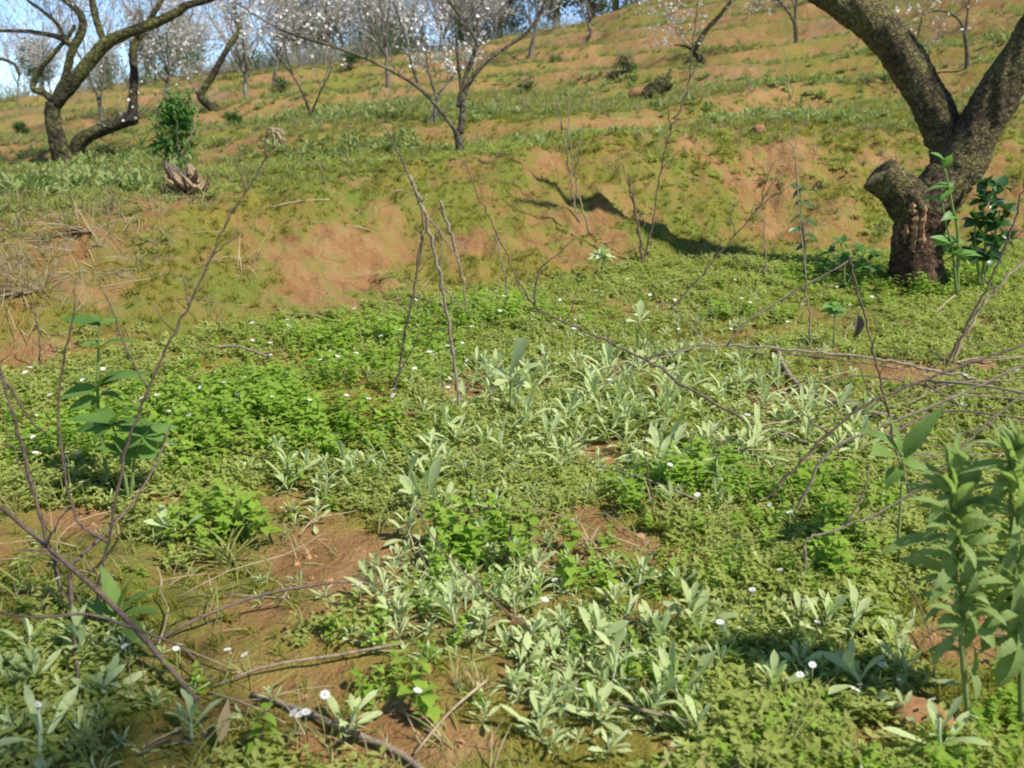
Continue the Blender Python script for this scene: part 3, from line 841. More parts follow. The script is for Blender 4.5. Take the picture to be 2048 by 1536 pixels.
def orchard_tree(name, label, d, trunk, limbs, bark, group=None, twig_n=5, twig_L=.5, maxlev=2, blossom=0, bsize=.014, seg=12, rough=.12, seed=1, cat='tree', twr=.4, skip=0, maxtw=3.0, mul=.76):
    """tree whose trunk and limbs follow the photograph; twigs and blossom grow from them"""
    g = random.Random(seed)
    if mul < .8: d = float(G(trunk[0][0], trunk[0][1])[1])
    pp, rad = limb_px(trunk, d, mul)
    base = pp[0].copy(); base[2] = min(base[2], ground_at(base[0], base[1])) - .03
    pp[0] = base
    t = thing(name, label, cat, tuple(base), group=group)
    def part(nm, geo, mat):
        v, f = geo
        return link(nm, mesh_of(nm, (np.asarray(v) - base, f), mat), t)
    a, b = smooth_limb(pp, rad)
    b[:3] = b[:3] * np.array([1.16, 1.07, 1.02])
    part('trunk', tube(a, b, seg, rough, seed), bark)
    out = []
    for i, lb in enumerate(limbs):
        lp, lr = limb_px(lb, d, mul)
        a, b = smooth_limb(lp, lr)
        part('limb', tube(a, b, max(6, seg - 3), rough, seed + i + 1), bark)
        if i < skip: continue
        for k in range(twig_n):
            j = g.randint(len(a) // 3, len(a) - 1)
            dr = a[min(j + 1, len(a) - 1)] - a[max(j - 1, 0)]; dr /= np.linalg.norm(dr) + 1e-9
            v = np.array([g.gauss(0, 1), g.gauss(0, 1), g.gauss(.4, .6)])
            grow(g, a[j], dr * .5 + v * .7, twig_L * g.uniform(.5, 1.2), min(b[j] * twr, .012 * maxtw), 1, out, maxlev)
    if out:
        part('twigs', twig_geo(out), M['twigs'])
        if blossom:
            tag(part('blossom', flower_cloud(g, along(g, [o for o in out if o[0] >= maxlev - 1], blossom, .012), bsize), M['blossom']), kind='stuff')
    return t

# --- the big old plum tree at the right
def big_tree():
    d = 4.46
    PER[0] = 16
    t = orchard_tree('plum_tree', 'thick old plum tree with dark mossy bark forking beside its sawn stub', d,
        [(1832, 570, 116), (1833, 505, 108), (1838, 455, 110), (1862, 405, 118), (1900, 352, 112)],
        [[(1872, 392, 108, .02), (1922, 322, 108, .0), (1968, 240, 98, -.02), (2010, 165, 88, -.05), (2062, 80, 82, -.08), (2130, -50, 74, -.15), (2180, -190, 74, -.2), (2150, -330, 56, -.2)],
         [(1908, 350, 78, .06), (1893, 285, 80, .08), (1860, 205, 82, .1), (1812, 122, 82, .12), (1755, 52, 80, .14), (1680, 2, 70, .2), (1590, -50, 50, .3), (1480, -110, 32, .4), (1390, -190, 22, .5), (1300, -290, 14, .55)],
         [(1560, -70, 30, .3), (1500, -160, 24, .2), (1470, -260, 18, .1)]],
        M['bark_near'], twig_n=0, seg=44, rough=.15, seed=5, mul=.86)
    base = np.array(t.location)
    # the sawn stub and its dark hollow, the torn strip of bare wood
    pp, rad = limb_px([(1845, 432, 96, .0), (1820, 405, 84, -.03), (1797, 383, 76, -.05), (1778, 364, 74, -.06), (1764, 350, 76, -.06), (1759, 345, 70, -.06), (1760, 346, 52, -.06), (1770, 356, 42, -.06), (1784, 370, 30, -.06)], d)
    a, b = smooth_limb(pp, rad, 6)
    v, f = tube(a, b, 36, .16, 21)
    stub = link('sawn_stub', mesh_of('sawn_stub', (v - base, f), M['bark_near']), t)
    tag(stub, 'short sawn stub with a hollow end')
    # bark gone from the camera side of the lower trunk: red-brown wood with a ragged edge
    pp, rad = limb_px([(1832, 572, 116), (1833, 505, 108), (1838, 455, 110), (1856, 414, 114)], d)
    a, b = smooth_limb(pp, rad * 1.03, 16)
    v, f = tube(a, b, 60, .13, 5, cap=False)
    keep = []
    for q in f:
        i, j = divmod(q[0], 60)
        c = v[list(q)].mean(0); o_ = c - a[i]
        az = math.atan2(o_[0], -o_[1])
        lim = .55 * float(fbm(i * .16, az * 2.0, 77, 4))
        if -1.25 + lim < az < .35 + lim and 2 < i + 8 * lim < 44: keep.append(q)
    link('bare_wood', mesh_of('bare_wood', (v - base, keep), M['wound']), t)
    PER[0] = 6
    g = np.random.default_rng(3)
    # torn wood: a curved sheet of ragged strips standing a little proud of the trunk
    pts = []
    for (px, py, w, h) in [(1806, 445, 12, 50), (1818, 432, 9, 50), (1802, 480, 12, 34), (1816, 470, 8, 40), (1790, 462, 8, 36), (1800, 412, 12, 24)]:
        z0 = 0
        c = P(px, py, d)
        ang = (px - 1833) / 60.0
        rr_ = 122 * d / F / 2
        dy = -math.sqrt(max(.02, 1 - ang * ang)) * rr_ * 1.12 - .012
        hw = w * d / F / 2; hh = h * d / F / 2
        n = 7; V = []
        for i in range(n + 1):
            tt = i / n * 2 - 1
            ww = hw * (1 - abs(tt) ** 2.2) * (1 + .5 * g.normal()) + .002
            for s in (-1, 0, 1):
                V.append(c + np.array([s * abs(ww) + g.normal() * .002, dy + .004 * abs(s) + g.normal() * .004 - (.006 if s == 0 else 0), tt * hh]))
        Fc = []
        for i in range(n):
            q = 3 * i; Fc += [(q, q + 1, q + 4, q + 3), (q + 1, q + 2, q + 5, q + 4)]
        pts.append((np.array(V) - base, Fc))
    for q in pts:
        link('torn_wood_strip', mesh_of('torn_wood_strip', q, M['torn'], False), t)
big_tree()

orchard_tree('plum_tree', 'gnarled dark plum tree with two crooked trunks at the left', 8.0,
    [(132, 330, 50), (116, 285, 44), (106, 240, 40), (106, 205, 36)],
    [[(108, 210, 34), (150, 160, 34), (190, 110, 32), (215, 85, 30), (255, 66, 27), (310, 46, 24), (355, 24, 21), (375, 10, 18), (420, -2, 15), (490, -40, 16), (560, -90, 10)],
     [(212, 92, 18), (196, 50, 18), (186, 10, 17), (176, -30, 15), (150, -80, 14)],
     [(110, 202, 22), (132, 150, 20), (143, 105, 20), (165, 58, 20), (160, 28, 18), (130, 0, 14), (100, -25, 10)],
     [(104, 200, 18), (88, 186, 16), (66, 176, 15), (76, 145, 12), (105, 110, 11), (135, 75, 10), (150, 50, 8)],
     [(145, 95, 14), (120, 76, 13), (80, 66, 11), (40, 62, 9), (-20, 62, 7)],
     [(128, 72, 10), (112, 45, 9), (85, 22, 8), (55, 0, 6)],
     [(165, 330, 40, .25), (152, 300, 38, .22), (168, 276, 35, .2), (210, 256, 33, .2), (252, 240, 34, .2), (272, 236, 30, .2)],
     [(266, 240, 27, .2), (266, 205, 22, .2), (268, 150, 20, .22), (267, 95, 19, .24), (285, 66, 18, .3), (305, 30, 14, .35), (340, -30, 10, .4)],
     [(40, 150, 9, -.3), (28, 128, 8, -.3), (0, 118, 7, -.3), (-30, 120, 6, -.3)]],
    M['bark_left'], twig_n=8, twig_L=.55, maxlev=3, blossom=2.5, bsize=.012, seg=18, rough=.12, seed=11, twr=.2, maxtw=.35)

orchard_tree('plum_tree', 'slender dark leaning tree on the second terrace at upper left', 13.0,
    [(438, 220, 26), (412, 205, 24), (402, 192, 20), (410, 175, 18)],
    [[(408, 178, 18), (428, 145, 17), (443, 118, 15), (462, 85, 14), (478, 62, 13), (472, 30, 11), (462, -10, 9)], [(403, 192, 9), (395, 188, 7), (391, 183, 5)]],
    M['bark_left'], twig_n=5, twig_L=.8, maxlev=3, blossom=4, bsize=.02, seg=10, seed=13)
orchard_tree('blossom_sapling', 'thin forked sapling behind the tip of the tall bent stalk', 10.6,
    [(624, 238, 11), (619, 222, 10)],
    [[(620, 225, 8), (605, 185, 7), (585, 150, 6), (560, 118, 5), (535, 85, 4)], [(588, 155, 5), (575, 115, 4), (570, 80, 3)], [(624, 225, 6), (640, 185, 5), (658, 150, 4), (665, 128, 3)]],
    M['bark_pale'], twig_n=5, twig_L=.6, maxlev=3, blossom=4, bsize=.018, seg=6, seed=17)
orchard_tree('blossom_tree', 'vase shaped young blossom tree with long drooping left branch near the centre', 7.4,
    [(922, 306, 24), (918, 285, 22), (914, 262, 20)],
    [[(914, 266, 12), (895, 240, 11), (868, 205, 10), (830, 170, 9), (780, 140, 8), (720, 112, 7), (650, 88, 8), (590, 70, 6), (540, 48, 5), (470, 4, 4)],
     [(920, 268, 18), (926, 222, 17), (928, 190, 15), (945, 155, 12), (975, 122, 10), (1012, 95, 8), (1050, 68, 9), (1080, 30, 7), (1095, -10, 5)],
     [(916, 215, 11), (925, 172, 11), (938, 135, 11), (950, 100, 10), (952, 82, 9), (935, 50, 7), (905, 12, 8), (880, -30, 6)],
     [(925, 190, 10), (918, 140, 8), (914, 90, 7), (912, 30, 5), (905, -20, 4)]],
    M['bark_pale'], twig_n=6, twig_L=.55, maxlev=3, blossom=2.5, bsize=.013, seg=10, seed=19, maxtw=.4)
orchard_tree('blossom_sapling', 'small sapling thick with white blossom just behind the vase shaped tree', 8.6,
    [(872, 246, 12), (870, 220, 11), (874, 190, 10)],
    [[(873, 195, 8), (862, 160, 7), (855, 125, 6), (848, 80, 4)], [(875, 190, 7), (900, 160, 6), (915, 140, 4)], [(835, 165, 10, .4), (822, 120, 10, .4), (812, 70, 9, .4), (800, 35, 9, .4), (782, -5, 8, .4)]],
    M['bark_far'], twig_n=8, twig_L=.36, maxlev=3, blossom=14, bsize=.013, seg=7, seed=23, maxtw=.35)
orchard_tree('blossom_tree', 'dark leaning tree with white blossom at its top on the right hand slope', 14.0,
    [(1408, 125, 20), (1392, 105, 18), (1390, 92, 17)],
    [[(1390, 96, 15), (1402, 76, 14), (1420, 52, 13), (1442, 28, 11), (1468, -5, 9), (1490, -40, 7)], [(1386, 100, 9), (1370, 92, 7), (1350, 90, 5)]],
    M['bark_left'], twig_n=7, twig_L=.7, maxlev=3, blossom=7, bsize=.017, seg=9, seed=29, maxtw=.5)
orchard_tree('blossom_tree', 'slim pale tree under the arching limb of the big tree', 16.0,
    [(1592, 86, 11), (1592, 66, 10), (1590, 45, 9)],
    [[(1590, 48, 8), (1578, 25, 7), (1560, 5, 5), (1540, -20, 4)], [(1590, 48, 8), (1592, 10, 6), (1600, -30, 5)]],
    M['bark_pale'], twig_n=8, twig_L=.8, maxlev=3, blossom=8, bsize=.022, seg=6, seed=31)
orchard_tree('blossom_tree', 'grey sapling bending left between the two limbs of the big tree', 12.0,
    [(1934, 137, 11), (1934, 105, 10), (1930, 70, 9)],
    [[(1930, 72, 8), (1922, 45, 7), (1900, 26, 6), (1870, 22, 5), (1845, 30, 4)], [(1930, 75, 6), (1935, 30, 5), (1940, -20, 4)], [(1845, 30, 4), (1838, 60, 4), (1830, 95, 3)]],
    M['bark_pale'], twig_n=7, twig_L=.4, maxlev=3, blossom=2.5, bsize=.014, seg=6, seed=37, maxtw=.4)

# --- the grove along the skyline: one set of shapes, each tree its own object
def grove_proto(seed, mat, h, twigs=True):
    g = random.Random(seed)
    out = []
    r0 = .036 * h / 3
    trunk = [np.array([0, 0, -.1])]
    lean = (g.gauss(0, .12), g.gauss(0, .12))
    for k in range(1, 5):
        trunk.append(np.array([lean[0] * k * .2 + g.gauss(0, .03), lean[1] * k * .2 + g.gauss(0, .03), h * .06 * k]))
    trunk = np.array(trunk)
    n = g.randint(4, 6)
    for k in range(n):
        a = k * 6.28 / n + g.uniform(-.4, .4)
        grow(g, trunk[-1 - (k % 2)], (math.cos(a) * .55, math.sin(a) * .55, 1.0), h * g.uniform(.4, .6), r0 * .6, 1, out, 4, .3, .3, (3, 5))
    big = [o for o in out if o[0] == 1]; small = [o for o in out if o[0] > 1]
    return (mesh_of('trunk', tube(smooth_line(trunk, 3), np.linspace(r0 * 1.3, r0 * .8, 13), 8, .1, seed), mat),
            [mesh_of('limb', tube(p, r, 6, .05, seed), mat) for lev, p, r in big],
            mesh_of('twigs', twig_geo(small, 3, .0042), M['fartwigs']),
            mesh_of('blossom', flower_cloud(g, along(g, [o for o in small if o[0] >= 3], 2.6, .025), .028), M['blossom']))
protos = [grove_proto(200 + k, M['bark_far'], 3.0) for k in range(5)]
def grove_tree(px, py, d, k, h, label, group, name='blossom_tree'):
    p = P(px, py, d); z = ground_at(p[0], p[1])
    s = h / 3.0
    t = thing(name, label, 'tree', (p[0], p[1], z), (0, 0, random.uniform(0, 6.28)), group, s)
    tr, lb, tw, bl = protos[k % len(protos)]
    link('trunk', tr, t)
    for m in lb: link('limb', m, t)
    link('twigs', tw, t)
    tag(link('blossom', bl, t), kind='stuff')
GR = [(30, 25), (95, 27), (170, 26), (225, 28), (300, 26), (345, 28), (395, 27), (500, 22), (545, 20), (600, 24), (650, 22), (690, 25), (735, 23.5),
      (770, 26), (815, 24.5), (850, 27), (890, 25.5), (930, 27), (965, 26), (1010, 28), (1060, 27), (1095, 28.5), (475, 25), (560, 26), (705, 28), (880, 29), (985, 30)]
def grove_zone(px):
    if px < 280: return 'far small blossom tree on the skyline behind the gnarled left tree', 'skyline trees behind the gnarled tree'
    if px < 460: return 'far blossom tree on the skyline between gnarled and leaning trees', 'skyline trees left of the leaning tree'
    if px < 720: return 'grey blossom tree of the skyline grove left of the vase shaped tree', 'skyline grove left of the vase tree'
    if px < 940: return 'grey blossom tree of the skyline grove directly behind the vase shaped tree', 'skyline grove behind the vase tree'
    return 'grey blossom tree of the skyline grove right of the vase shaped tree', 'skyline grove right of the vase tree'
for i, (px, d) in enumerate(GR):
    lb, gp = grove_zone(px)
    h = random.uniform(1.5, 2.3) if px < 460 else random.uniform(1.9, 2.7)
    grove_tree(px, 150, d, i, h, lb, gp)
for i, (px, py, d, h, lb) in enumerate([
        (1172, 112, 20, 2.6, 'small blossom tree standing alone below the red slope right of centre'),
        (1182, 60, 24, 3.6, 'dark stemmed blossom tree at the top edge above the lone small tree'),
        (1275, 40, 26, 3.2, 'blossom tree on the red earth slope at the top edge right of centre'),
        (205, 215, 14, 2.2, 'pale thin blossom tree between the two trunks of the gnarled left tree'),
        (335, 205, 15, 2.4, 'thin pale blossom tree between the gnarled left tree and the dark leaning one'),
        (490, 180, 16, 2.6, 'grey blossom tree right of the dark leaning tree at upper left'),
        (1060, 100, 19, 2.8, 'bare blossom tree behind the right branch of the vase shaped tree'),
        (775, 170, 15, 2.4, 'bare blossom tree left of the blossom covered sapling'),
        (1770, 60, 18, 2.2, 'bare tree on the upper terrace seen above the mossy left limb')]):
    p = P(px, py, d)
    grove_tree(px, py, d, i + 2, h, lb, None)

def leaf_crown(seed, rx, rz, n, size, mat, shape='lance', core=.35):
    g = np.random.default_rng(seed)
    nb = 14
    cs = g.normal(0, 1, (nb, 3)); cs /= np.linalg.norm(cs, axis=1)[:, None]
    cs *= (g.random(nb) ** .5)[:, None] * .75
    l = leaf(1, .42, shape, 2, .6, .3)
    parts = []
    rnd = random.Random(seed)
    for i in range(n):
        c = cs[g.integers(nb)] + g.normal(0, .19, 3)
        parts.append(xf(l, Matrix.Translation((c[0] * rx, c[1] * rx, (c[2] + 1) * rz)) @ Euler((rnd.uniform(-.6, 1.2), rnd.uniform(-.5, .5), rnd.uniform(0, 6.28))).to_matrix().to_4x4() @ Matrix.Scale(size * rnd.uniform(.6, 1.3), 4)))
    return mesh_of('crown', join(parts), mat)
ever = [leaf_crown(400 + k, .8, 1.2, 3600, .12, M['farleaf']) for k in range(3)]
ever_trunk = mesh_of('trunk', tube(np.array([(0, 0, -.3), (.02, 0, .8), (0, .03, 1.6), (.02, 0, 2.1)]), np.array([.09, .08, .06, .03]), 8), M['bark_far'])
EV = [(75, 34, 2.4), (290, 33, 2.6), (370, 35, 2.8), (590, 35, 3.4), (655, 37, 3.9), (745, 36, 3.9), (800, 39, 3.4), (920, 38, 4.4), (1000, 38, 4.0), (1110, 36, 4.4), (1180, 36, 4.6), (1230, 38, 4.6), (200, 36, 2.2), (480, 38, 2.4)]
for i, (px, d, h) in enumerate(EV):
    p = P(px, 100, d); z = ground_at(p[0], p[1]); s = h / 2.5
    zone = 'behind the gnarled left tree' if px < 300 else 'behind the leaning tree' if px < 520 else 'left of the vase shaped tree' if px < 850 else 'right of the vase shaped tree' if px < 1060 else 'where the red slope meets the top edge'
    t = thing('evergreen_tree', 'dark leafy evergreen tree on the skyline ' + zone, 'tree', (p[0], p[1], z), (0, 0, i * 1.3), 'skyline evergreens ' + zone, s)
    link('trunk', ever_trunk, t)
    tag(link('crown', ever[i % 3], t, (0, 0, .35)), kind='stuff')

# unseen leafy tree added behind the camera to throw shade on the lower left
t = thing('evergreen_tree', 'unseen leafy tree added behind the camera to shade the lower left corner', 'tree', (1.45, -.5, ground_at(1.45, -.5)), (0, 0, .4))
v, f = tube(smooth_line(np.array([(0, 0, -.1), (-.05, .15, .8), (-.15, .45, 1.5), (-.4, .85, 2.1)]), 4), np.linspace(.07, .03, 13), 10, .1, 3)
link('trunk', mesh_of('trunk', (v, f), M['bark_far']), t)
tag(link('crown', leaf_crown(477, .55, .45, 330, .09, M['bush'], 'ovate'), t, (-.5, .95, 1.75)), kind='stuff')

# --- shrubs on the terraces
shrub_stems = mesh_of('stems', join([tube(np.array([(0, 0, -.03), (math.cos(a) * .06, math.sin(a) * .06, .12), (math.cos(a) * .14, math.sin(a) * .14, .28)]), np.array([.006, .005, .003]), 5) for a in (0, 1.4, 2.6, 3.9, 5.2)]), M['twigs'])
shrub_crowns = [leaf_crown(430 + k, .2, .22, 1300, .05, M['bush'], 'ovate') for k in range(3)]
dark_crowns = [leaf_crown(440 + k, .22, .16, 480, .05, M['dark'], 'ovate') for k in range(2)]
SHR = [(352, 300, 7.0, 1.15, 1.15, 0, 'bright green bushy shrub behind the pale broken stump'),
       (1252, 128, 14, 1.2, .6, 1, 'dark green shrub on the terrace right of the lone small blossom tree'),
       (1056, 163, 13, .9, .6, 1, 'dark round shrub on the terrace right of the vase shaped tree'),
       (470, 232, 11, .6, .7, 0, 'small green shrub at the foot of the dark leaning tree'),
       (250, 260, 11.5, .5, .6, 1, 'low dark shrub beside the second trunk of the gnarled tree'),
       (560, 165, 17, 1.2, .9, 1, 'low dark shrub below the skyline grove left of centre'),
       (700, 140, 21, 1.4, .9, 1, 'wide dark shrub on the upper terrace under the grove'),
       (1110, 112, 18, .8, .6, 0, 'green shrub near the right branch tip of the vase shaped tree'),
       (1660, 30, 18, 1.5, 1.1, 1, 'dark shrub at the top edge left of the mossy limb'),
       (1990, 22, 15, 1.6, 1.1, 1, 'dark shrub in the top right corner'),
       (40, 235, 15, .8, .7, 0, 'green shrub at the far left edge below the skyline')]
for i, (px, py, d, s, sz, kind, lb) in enumerate(SHR):
    p = P(px, py, d); z = ground_at(p[0], p[1])
    t = thing('shrub', lb, 'shrub', (p[0], p[1], z), (0, 0, i * .9), None, s)
    link('stems', shrub_stems, t)
    tag(link('crown', (dark_crowns if kind else shrub_crowns)[i % 2], t, (0, 0, .03), None, (1, 1, sz)), kind='stuff')

# ------------------------------------------------------------------ dead stalks and sticks
def stalk(label, pts, w, branches=(), mat='stalk', name='dead_stalk', cat='stalk', d=None, base=True, dslope=0.0, seg=7, head=None):
    """an upright or leaning stalk: pixel points from the foot up; foot stands on the ground"""
    p0 = G(*pts[0][:2]) if d is None else P(pts[0][0], pts[0][1], d)
    d0 = p0[1]
    foot = p0.copy()
    if base: foot[2] = ground_at(foot[0], foot[1]) - .01
    t = thing(name, label, cat, tuple(foot))
    n = len(pts)
    def line(q, k0=0, kn=None):
        out = []
        for i, a in enumerate(q):
            out.append(P(a[0], a[1], d0 + (a[2] if len(a) > 2 else 0)))
        return np.array(out)
    a = line(pts); a[0] = foot if base else a[0]
    a = smooth_line(a, 6)
    gk = random.Random(len(label) * 7 + int(pts[0][0]))
    kk = np.array([[gk.gauss(0, 1) for _ in range(3)] for _ in range(len(a))]) * (1.6 * d0 / F); kk[0] = 0
    a = a + kk
    rad = np.linspace(w[0], w[1], len(a)) * d0 / F / 2 * .48
    rad = rad * np.array([gk.choice((.92, 1.0, 1.0, 1.18)) for _ in a])
    auto = []
    for _ in range(max(2, len(pts) // 2)):
        j = gk.randint(len(a) // 4, len(a) - 2); dv = a[j + 1] - a[j]; dv /= np.linalg.norm(dv) + 1e-9
        sv = np.array([gk.gauss(0, 1), gk.gauss(0, .6), gk.gauss(.2, .5)]); L_ = gk.uniform(14, 70) * d0 / F
        e1 = a[j] + (dv * .7 + sv * .5) * L_ * .5; e2 = e1 + (dv * .9 + sv * .3 + np.array([0, 0, gk.uniform(-.3, .3)])) * L_ * .5
        auto.append((np.array([a[j], e1, e2]), rad[j]))
    link('stem', mesh_of('stem', (lambda q: (q[0] - foot, q[1]))(tube(a, rad, seg, .08, len(label))), M[mat]), t)
    for q3, r3 in auto:
        link('twig', mesh_of('twig', (lambda q: (q[0] - foot, q[1]))(tube(q3, np.linspace(r3 * .5, r3 * .25, 3), 4)), M[mat]), t)
    for bq in branches:
        bw = bq[0]; b = smooth_line(line(bq[1:]), 4)
        b[1:] += np.array([[gk.gauss(0, 1) for _ in range(3)] for _ in range(len(b) - 1)]) * (1.3 * d0 / F)
        br = np.linspace(bw, bw * .5, len(b)) * d0 / F / 2 * .7
        link('twig', mesh_of('twig', (lambda q: (q[0] - foot, q[1]))(tube(b, br, 5, .06, 3)), M[mat]), t)
    return t, foot, d0
def stick(label, pts, w, mat='stalk', name='fallen_stick', lift=.006, branches=(), cat='stick', seg=7, rough=.1):
    """a stick lying on the ground: points (px, py[, extra height])"""
    q = []
    for a in pts:
        g_ = G(a[0], a[1]); g_[2] += lift + (a[2] if len(a) > 2 else 0); q.append(g_)
    q = np.array(q); foot = q[0].copy()
    d0 = q[:, 1].mean()
    t = thing(name, label, cat, tuple(foot))
    a = smooth_line(q, 6)
    rad = np.interp(np.linspace(0, 1, len(a)), np.linspace(0, 1, len(w)), w) * d0 / F / 2 * .6
    link('stem', mesh_of('stem', (lambda z: (z[0] - foot, z[1]))(tube(a, rad, seg, rough, len(label))), M[mat]), t)
    for bq in branches:
        b = []
        for a_ in bq[1:]:
            g_ = G(a_[0], a_[1]); g_[2] += lift + (a_[2] if len(a_) > 2 else 0); b.append(g_)
        b = smooth_line(np.array(b), 4)
        link('twig', mesh_of('twig', (lambda z: (z[0] - foot, z[1]))(tube(b, np.linspace(bq[0], bq[0] * .5, len(b)) * d0 / F / 2, 5)), M[mat]), t)
    return t

t, foot, d0 = stalk('tall bent brown stalk at left with a dried seed head at its tip',
    [(188, 1245), (200, 1160), (215, 1085), (240, 955), (262, 870), (298, 775), (335, 690), (375, 615), (410, 540), (440, 470), (470, 415), (492, 382), (515, 345), (529, 318), (531, 285), (535, 254)], (15, 5),
    [(6, (492, 382), (484, 355), (475, 335), (460, 318)), (7, (377, 612), (372, 580), (366, 548)), (7, (296, 775), (270, 735), (240, 665), (220, 610), (196, 560)),
     (11, (215, 1085), (185, 1065), (155, 1040), (135, 970), (120, 880), (117, 810), (125, 735), (140, 660), (152, 598)), (5, (420, 520), (450, 490), (480, 468))])
gg = random.Random(4)
hp = []
for k in range(16):
    a = P(535, 256, d0); 
    e = P(535 + gg.uniform(4, 42), 256 + gg.uniform(6, 44), d0 + gg.uniform(-.02, .02))
    hp.append(tube(smooth_line(np.array([a, (a + e) / 2 + np.array([.004, 0, .002]), e]), 3), np.linspace(.0006, .0013, 7), 4))
v, f = join(hp)
link('seed_head', mesh_of('seed_head', (v - foot, f), M['straw']), t)

stalk('thick dark stalk leaning left across the left edge', [(140, 1215), (128, 1190), (98, 1095), (62, 965), (40, 880), (18, 800), (2, 745), (-20, 690)], (19, 12),
    [(9, (0, 752), (30, 790), (62, 840), (95, 868)), (8, (94, 1090), (112, 1050), (138, 1010)), (8, (95, 1100), (60, 1100), (25, 1100)), (7, (48, 905), (20, 890), (-10, 892)), (6, (90, 1075), (75, 1000), (40, 935), (30, 900))])
stalk('short dark stalk on the bank above the broad leaved plant at left', [(82, 740), (80, 690), (72, 640), (62, 600)], (8, 5))
t = stick('dark fallen branch with side twigs across the lower left corner',
    [(395, 1415, .0), (340, 1372, .02), (270, 1318, .05), (210, 1275, .07), (150, 1238, .09), (60, 1180, .12), (-20, 1120, .14)], (20, 20, 19, 17), lift=.012, name='fallen_branch', cat='branch',
    branches=[(9, (155, 1240, .09), (230, 1195, .12), (295, 1130, .14), (335, 1060, .16), (355, 1008, .17)), (8, (270, 1325, .05), (190, 1335, .08), (85, 1352, .09), (-5, 1335, .09)),
              (11, (152, 1245, .08), (156, 1330, .03), (164, 1440, 0)), (6, (140, 1240, .09), (110, 1225, .1), (85, 1240, .11)), (6, (280, 1330, .05), (370, 1345, .03), (430, 1380, 0))])
stick('long curved brown stick lying across the mossy soil at lower left', [(305, 1294, .0), (400, 1266, .02), (520, 1236, .035), (640, 1211, .035), (700, 1201, .03), (785, 1188, .01)], (13, 12, 9))
stick('straight reddish stick below the long curved one', [(428, 1382), (540, 1352, .01), (680, 1330, .012), (805, 1303, .008)], (8, 12, 11), 'tan')
stick('thick decaying stick at the bottom edge left of centre', [(505, 1398), (600, 1432, .004), (700, 1478, .006), (790, 1516, .004), (860, 1560)], (20, 24, 26, 24), 'tan')
stick('pale straw stem near the bottom edge at left', [(418, 1402, .01), (500, 1432, .012), (572, 1456)], (7, 8), 'straw')
stick('short pale straw below the long curved stick', [(366, 1318, .01), (420, 1338, .01), (480, 1354)], (7, 7), 'straw')
stick('dark twig at the bottom edge between two pale rosettes', [(285, 1520, .01), (340, 1505, .012), (400, 1502)], (10, 9))
stalk('leaning dark stalk in the centre foreground pointing up and left', [(1098, 1292), (1068, 1268), (1000, 1212), (925, 1142), (872, 1085), (828, 1010)], (11, 7), d=1.36, base=True)
stalk('tall tan stalk standing in front of the bank left of centre', [(922, 832), (912, 760), (900, 670), (888, 590), (868, 500), (850, 425), (834, 385), (821, 354)], (13, 15),
    [(5, (852, 430), (880, 462), (905, 500), (922, 520)), (6, (886, 590), (880, 540), (884, 490), (872, 440)), (5, (884, 570), (920, 610), (960, 640))], 'tan')
stalk('dark stalk crossing the tall tan one and arching left at its tip', [(788, 800), (800, 730), (816, 640), (830, 560), (840, 490), (846, 450), (838, 405), (815, 345), (795, 300), (768, 252)], (11, 5),
    [(5, (832, 550), (850, 470), (858, 440)), (5, (800, 740), (830, 690), (838, 660))])
stalk('frayed grey stalk leaning on the bank just right of the tall tan one', [(936, 640), (928, 570), (915, 520), (902, 470), (882, 402)], (9, 12),
    [(4, (905, 480), (925, 490), (935, 500)), (4, (902, 470), (885, 462), (870, 470))], 'tan')
stalk('thin grey stalk standing against the bank right of the frayed one', [(1018, 620), (1010, 560), (1000, 510), (990, 455)], (8, 5), [], 'tan')
stalk('long thin branch sweeping from the right foreground up to the centre', [(1645, 895), (1600, 882), (1530, 858), (1450, 818), (1360, 765), (1285, 716), (1210, 680), (1130, 645), (1070, 610), (1040, 568), (1000, 482), (960, 400), (922, 312)], (15, 4),
    [(7, (1068, 610), (1072, 575), (1078, 545), (1110, 510), (1150, 480)), (5, (1130, 645), (1140, 625), (1150, 600)), (5, (1290, 718), (1330, 705), (1400, 690)), (5, (1212, 680), (1222, 660))])
stalk('thin branch lying level across the right side of the bench', [(2070, 800), (1990, 775), (1925, 752), (1850, 738), (1780, 722), (1700, 712), (1610, 702), (1520, 695), (1440, 690), (1390, 692), (1345, 712)], (14, 7),
    [(7, (1455, 690), (1500, 640), (1560, 600), (1630, 562), (1698, 522)), (5, (1430, 690), (1390, 660), (1345, 612)), (6, (1345, 712), (1290, 722), (1215, 735))], 'tan')
stalk('dark slanting twig reaching up the bank from the level branch', [(1342, 618), (1375, 580), (1420, 530), (1465, 478), (1510, 420), (1562, 350)], (9, 4), [(4, (1525, 400), (1530, 370), (1552, 320)), (4, (1510, 420), (1545, 395), (1580, 372)), (4, (1470, 470), (1462, 440), (1470, 405))], d=3.1, base=False)
stalk('upper of two long branches slanting across the right foreground', [(1482, 1098), (1540, 990), (1610, 915), (1660, 865), (1750, 800), (1900, 742), (2000, 705), (2075, 680)], (13, 12),
    [(7, (1660, 868), (1625, 845), (1590, 812)), (6, (1850, 765), (1900, 800), (1960, 830))], dslope=0, d=1.95)
stalk('lower of two long branches slanting across the right foreground', [(1580, 965), (1650, 915), (1750, 858), (1880, 805), (1980, 762), (2080, 715)], (14, 11), [(6, (1880, 805), (1920, 790), (2060, 800)), (5, (1750, 858), (1780, 880), (1840, 900))], 'tan', d=1.85)
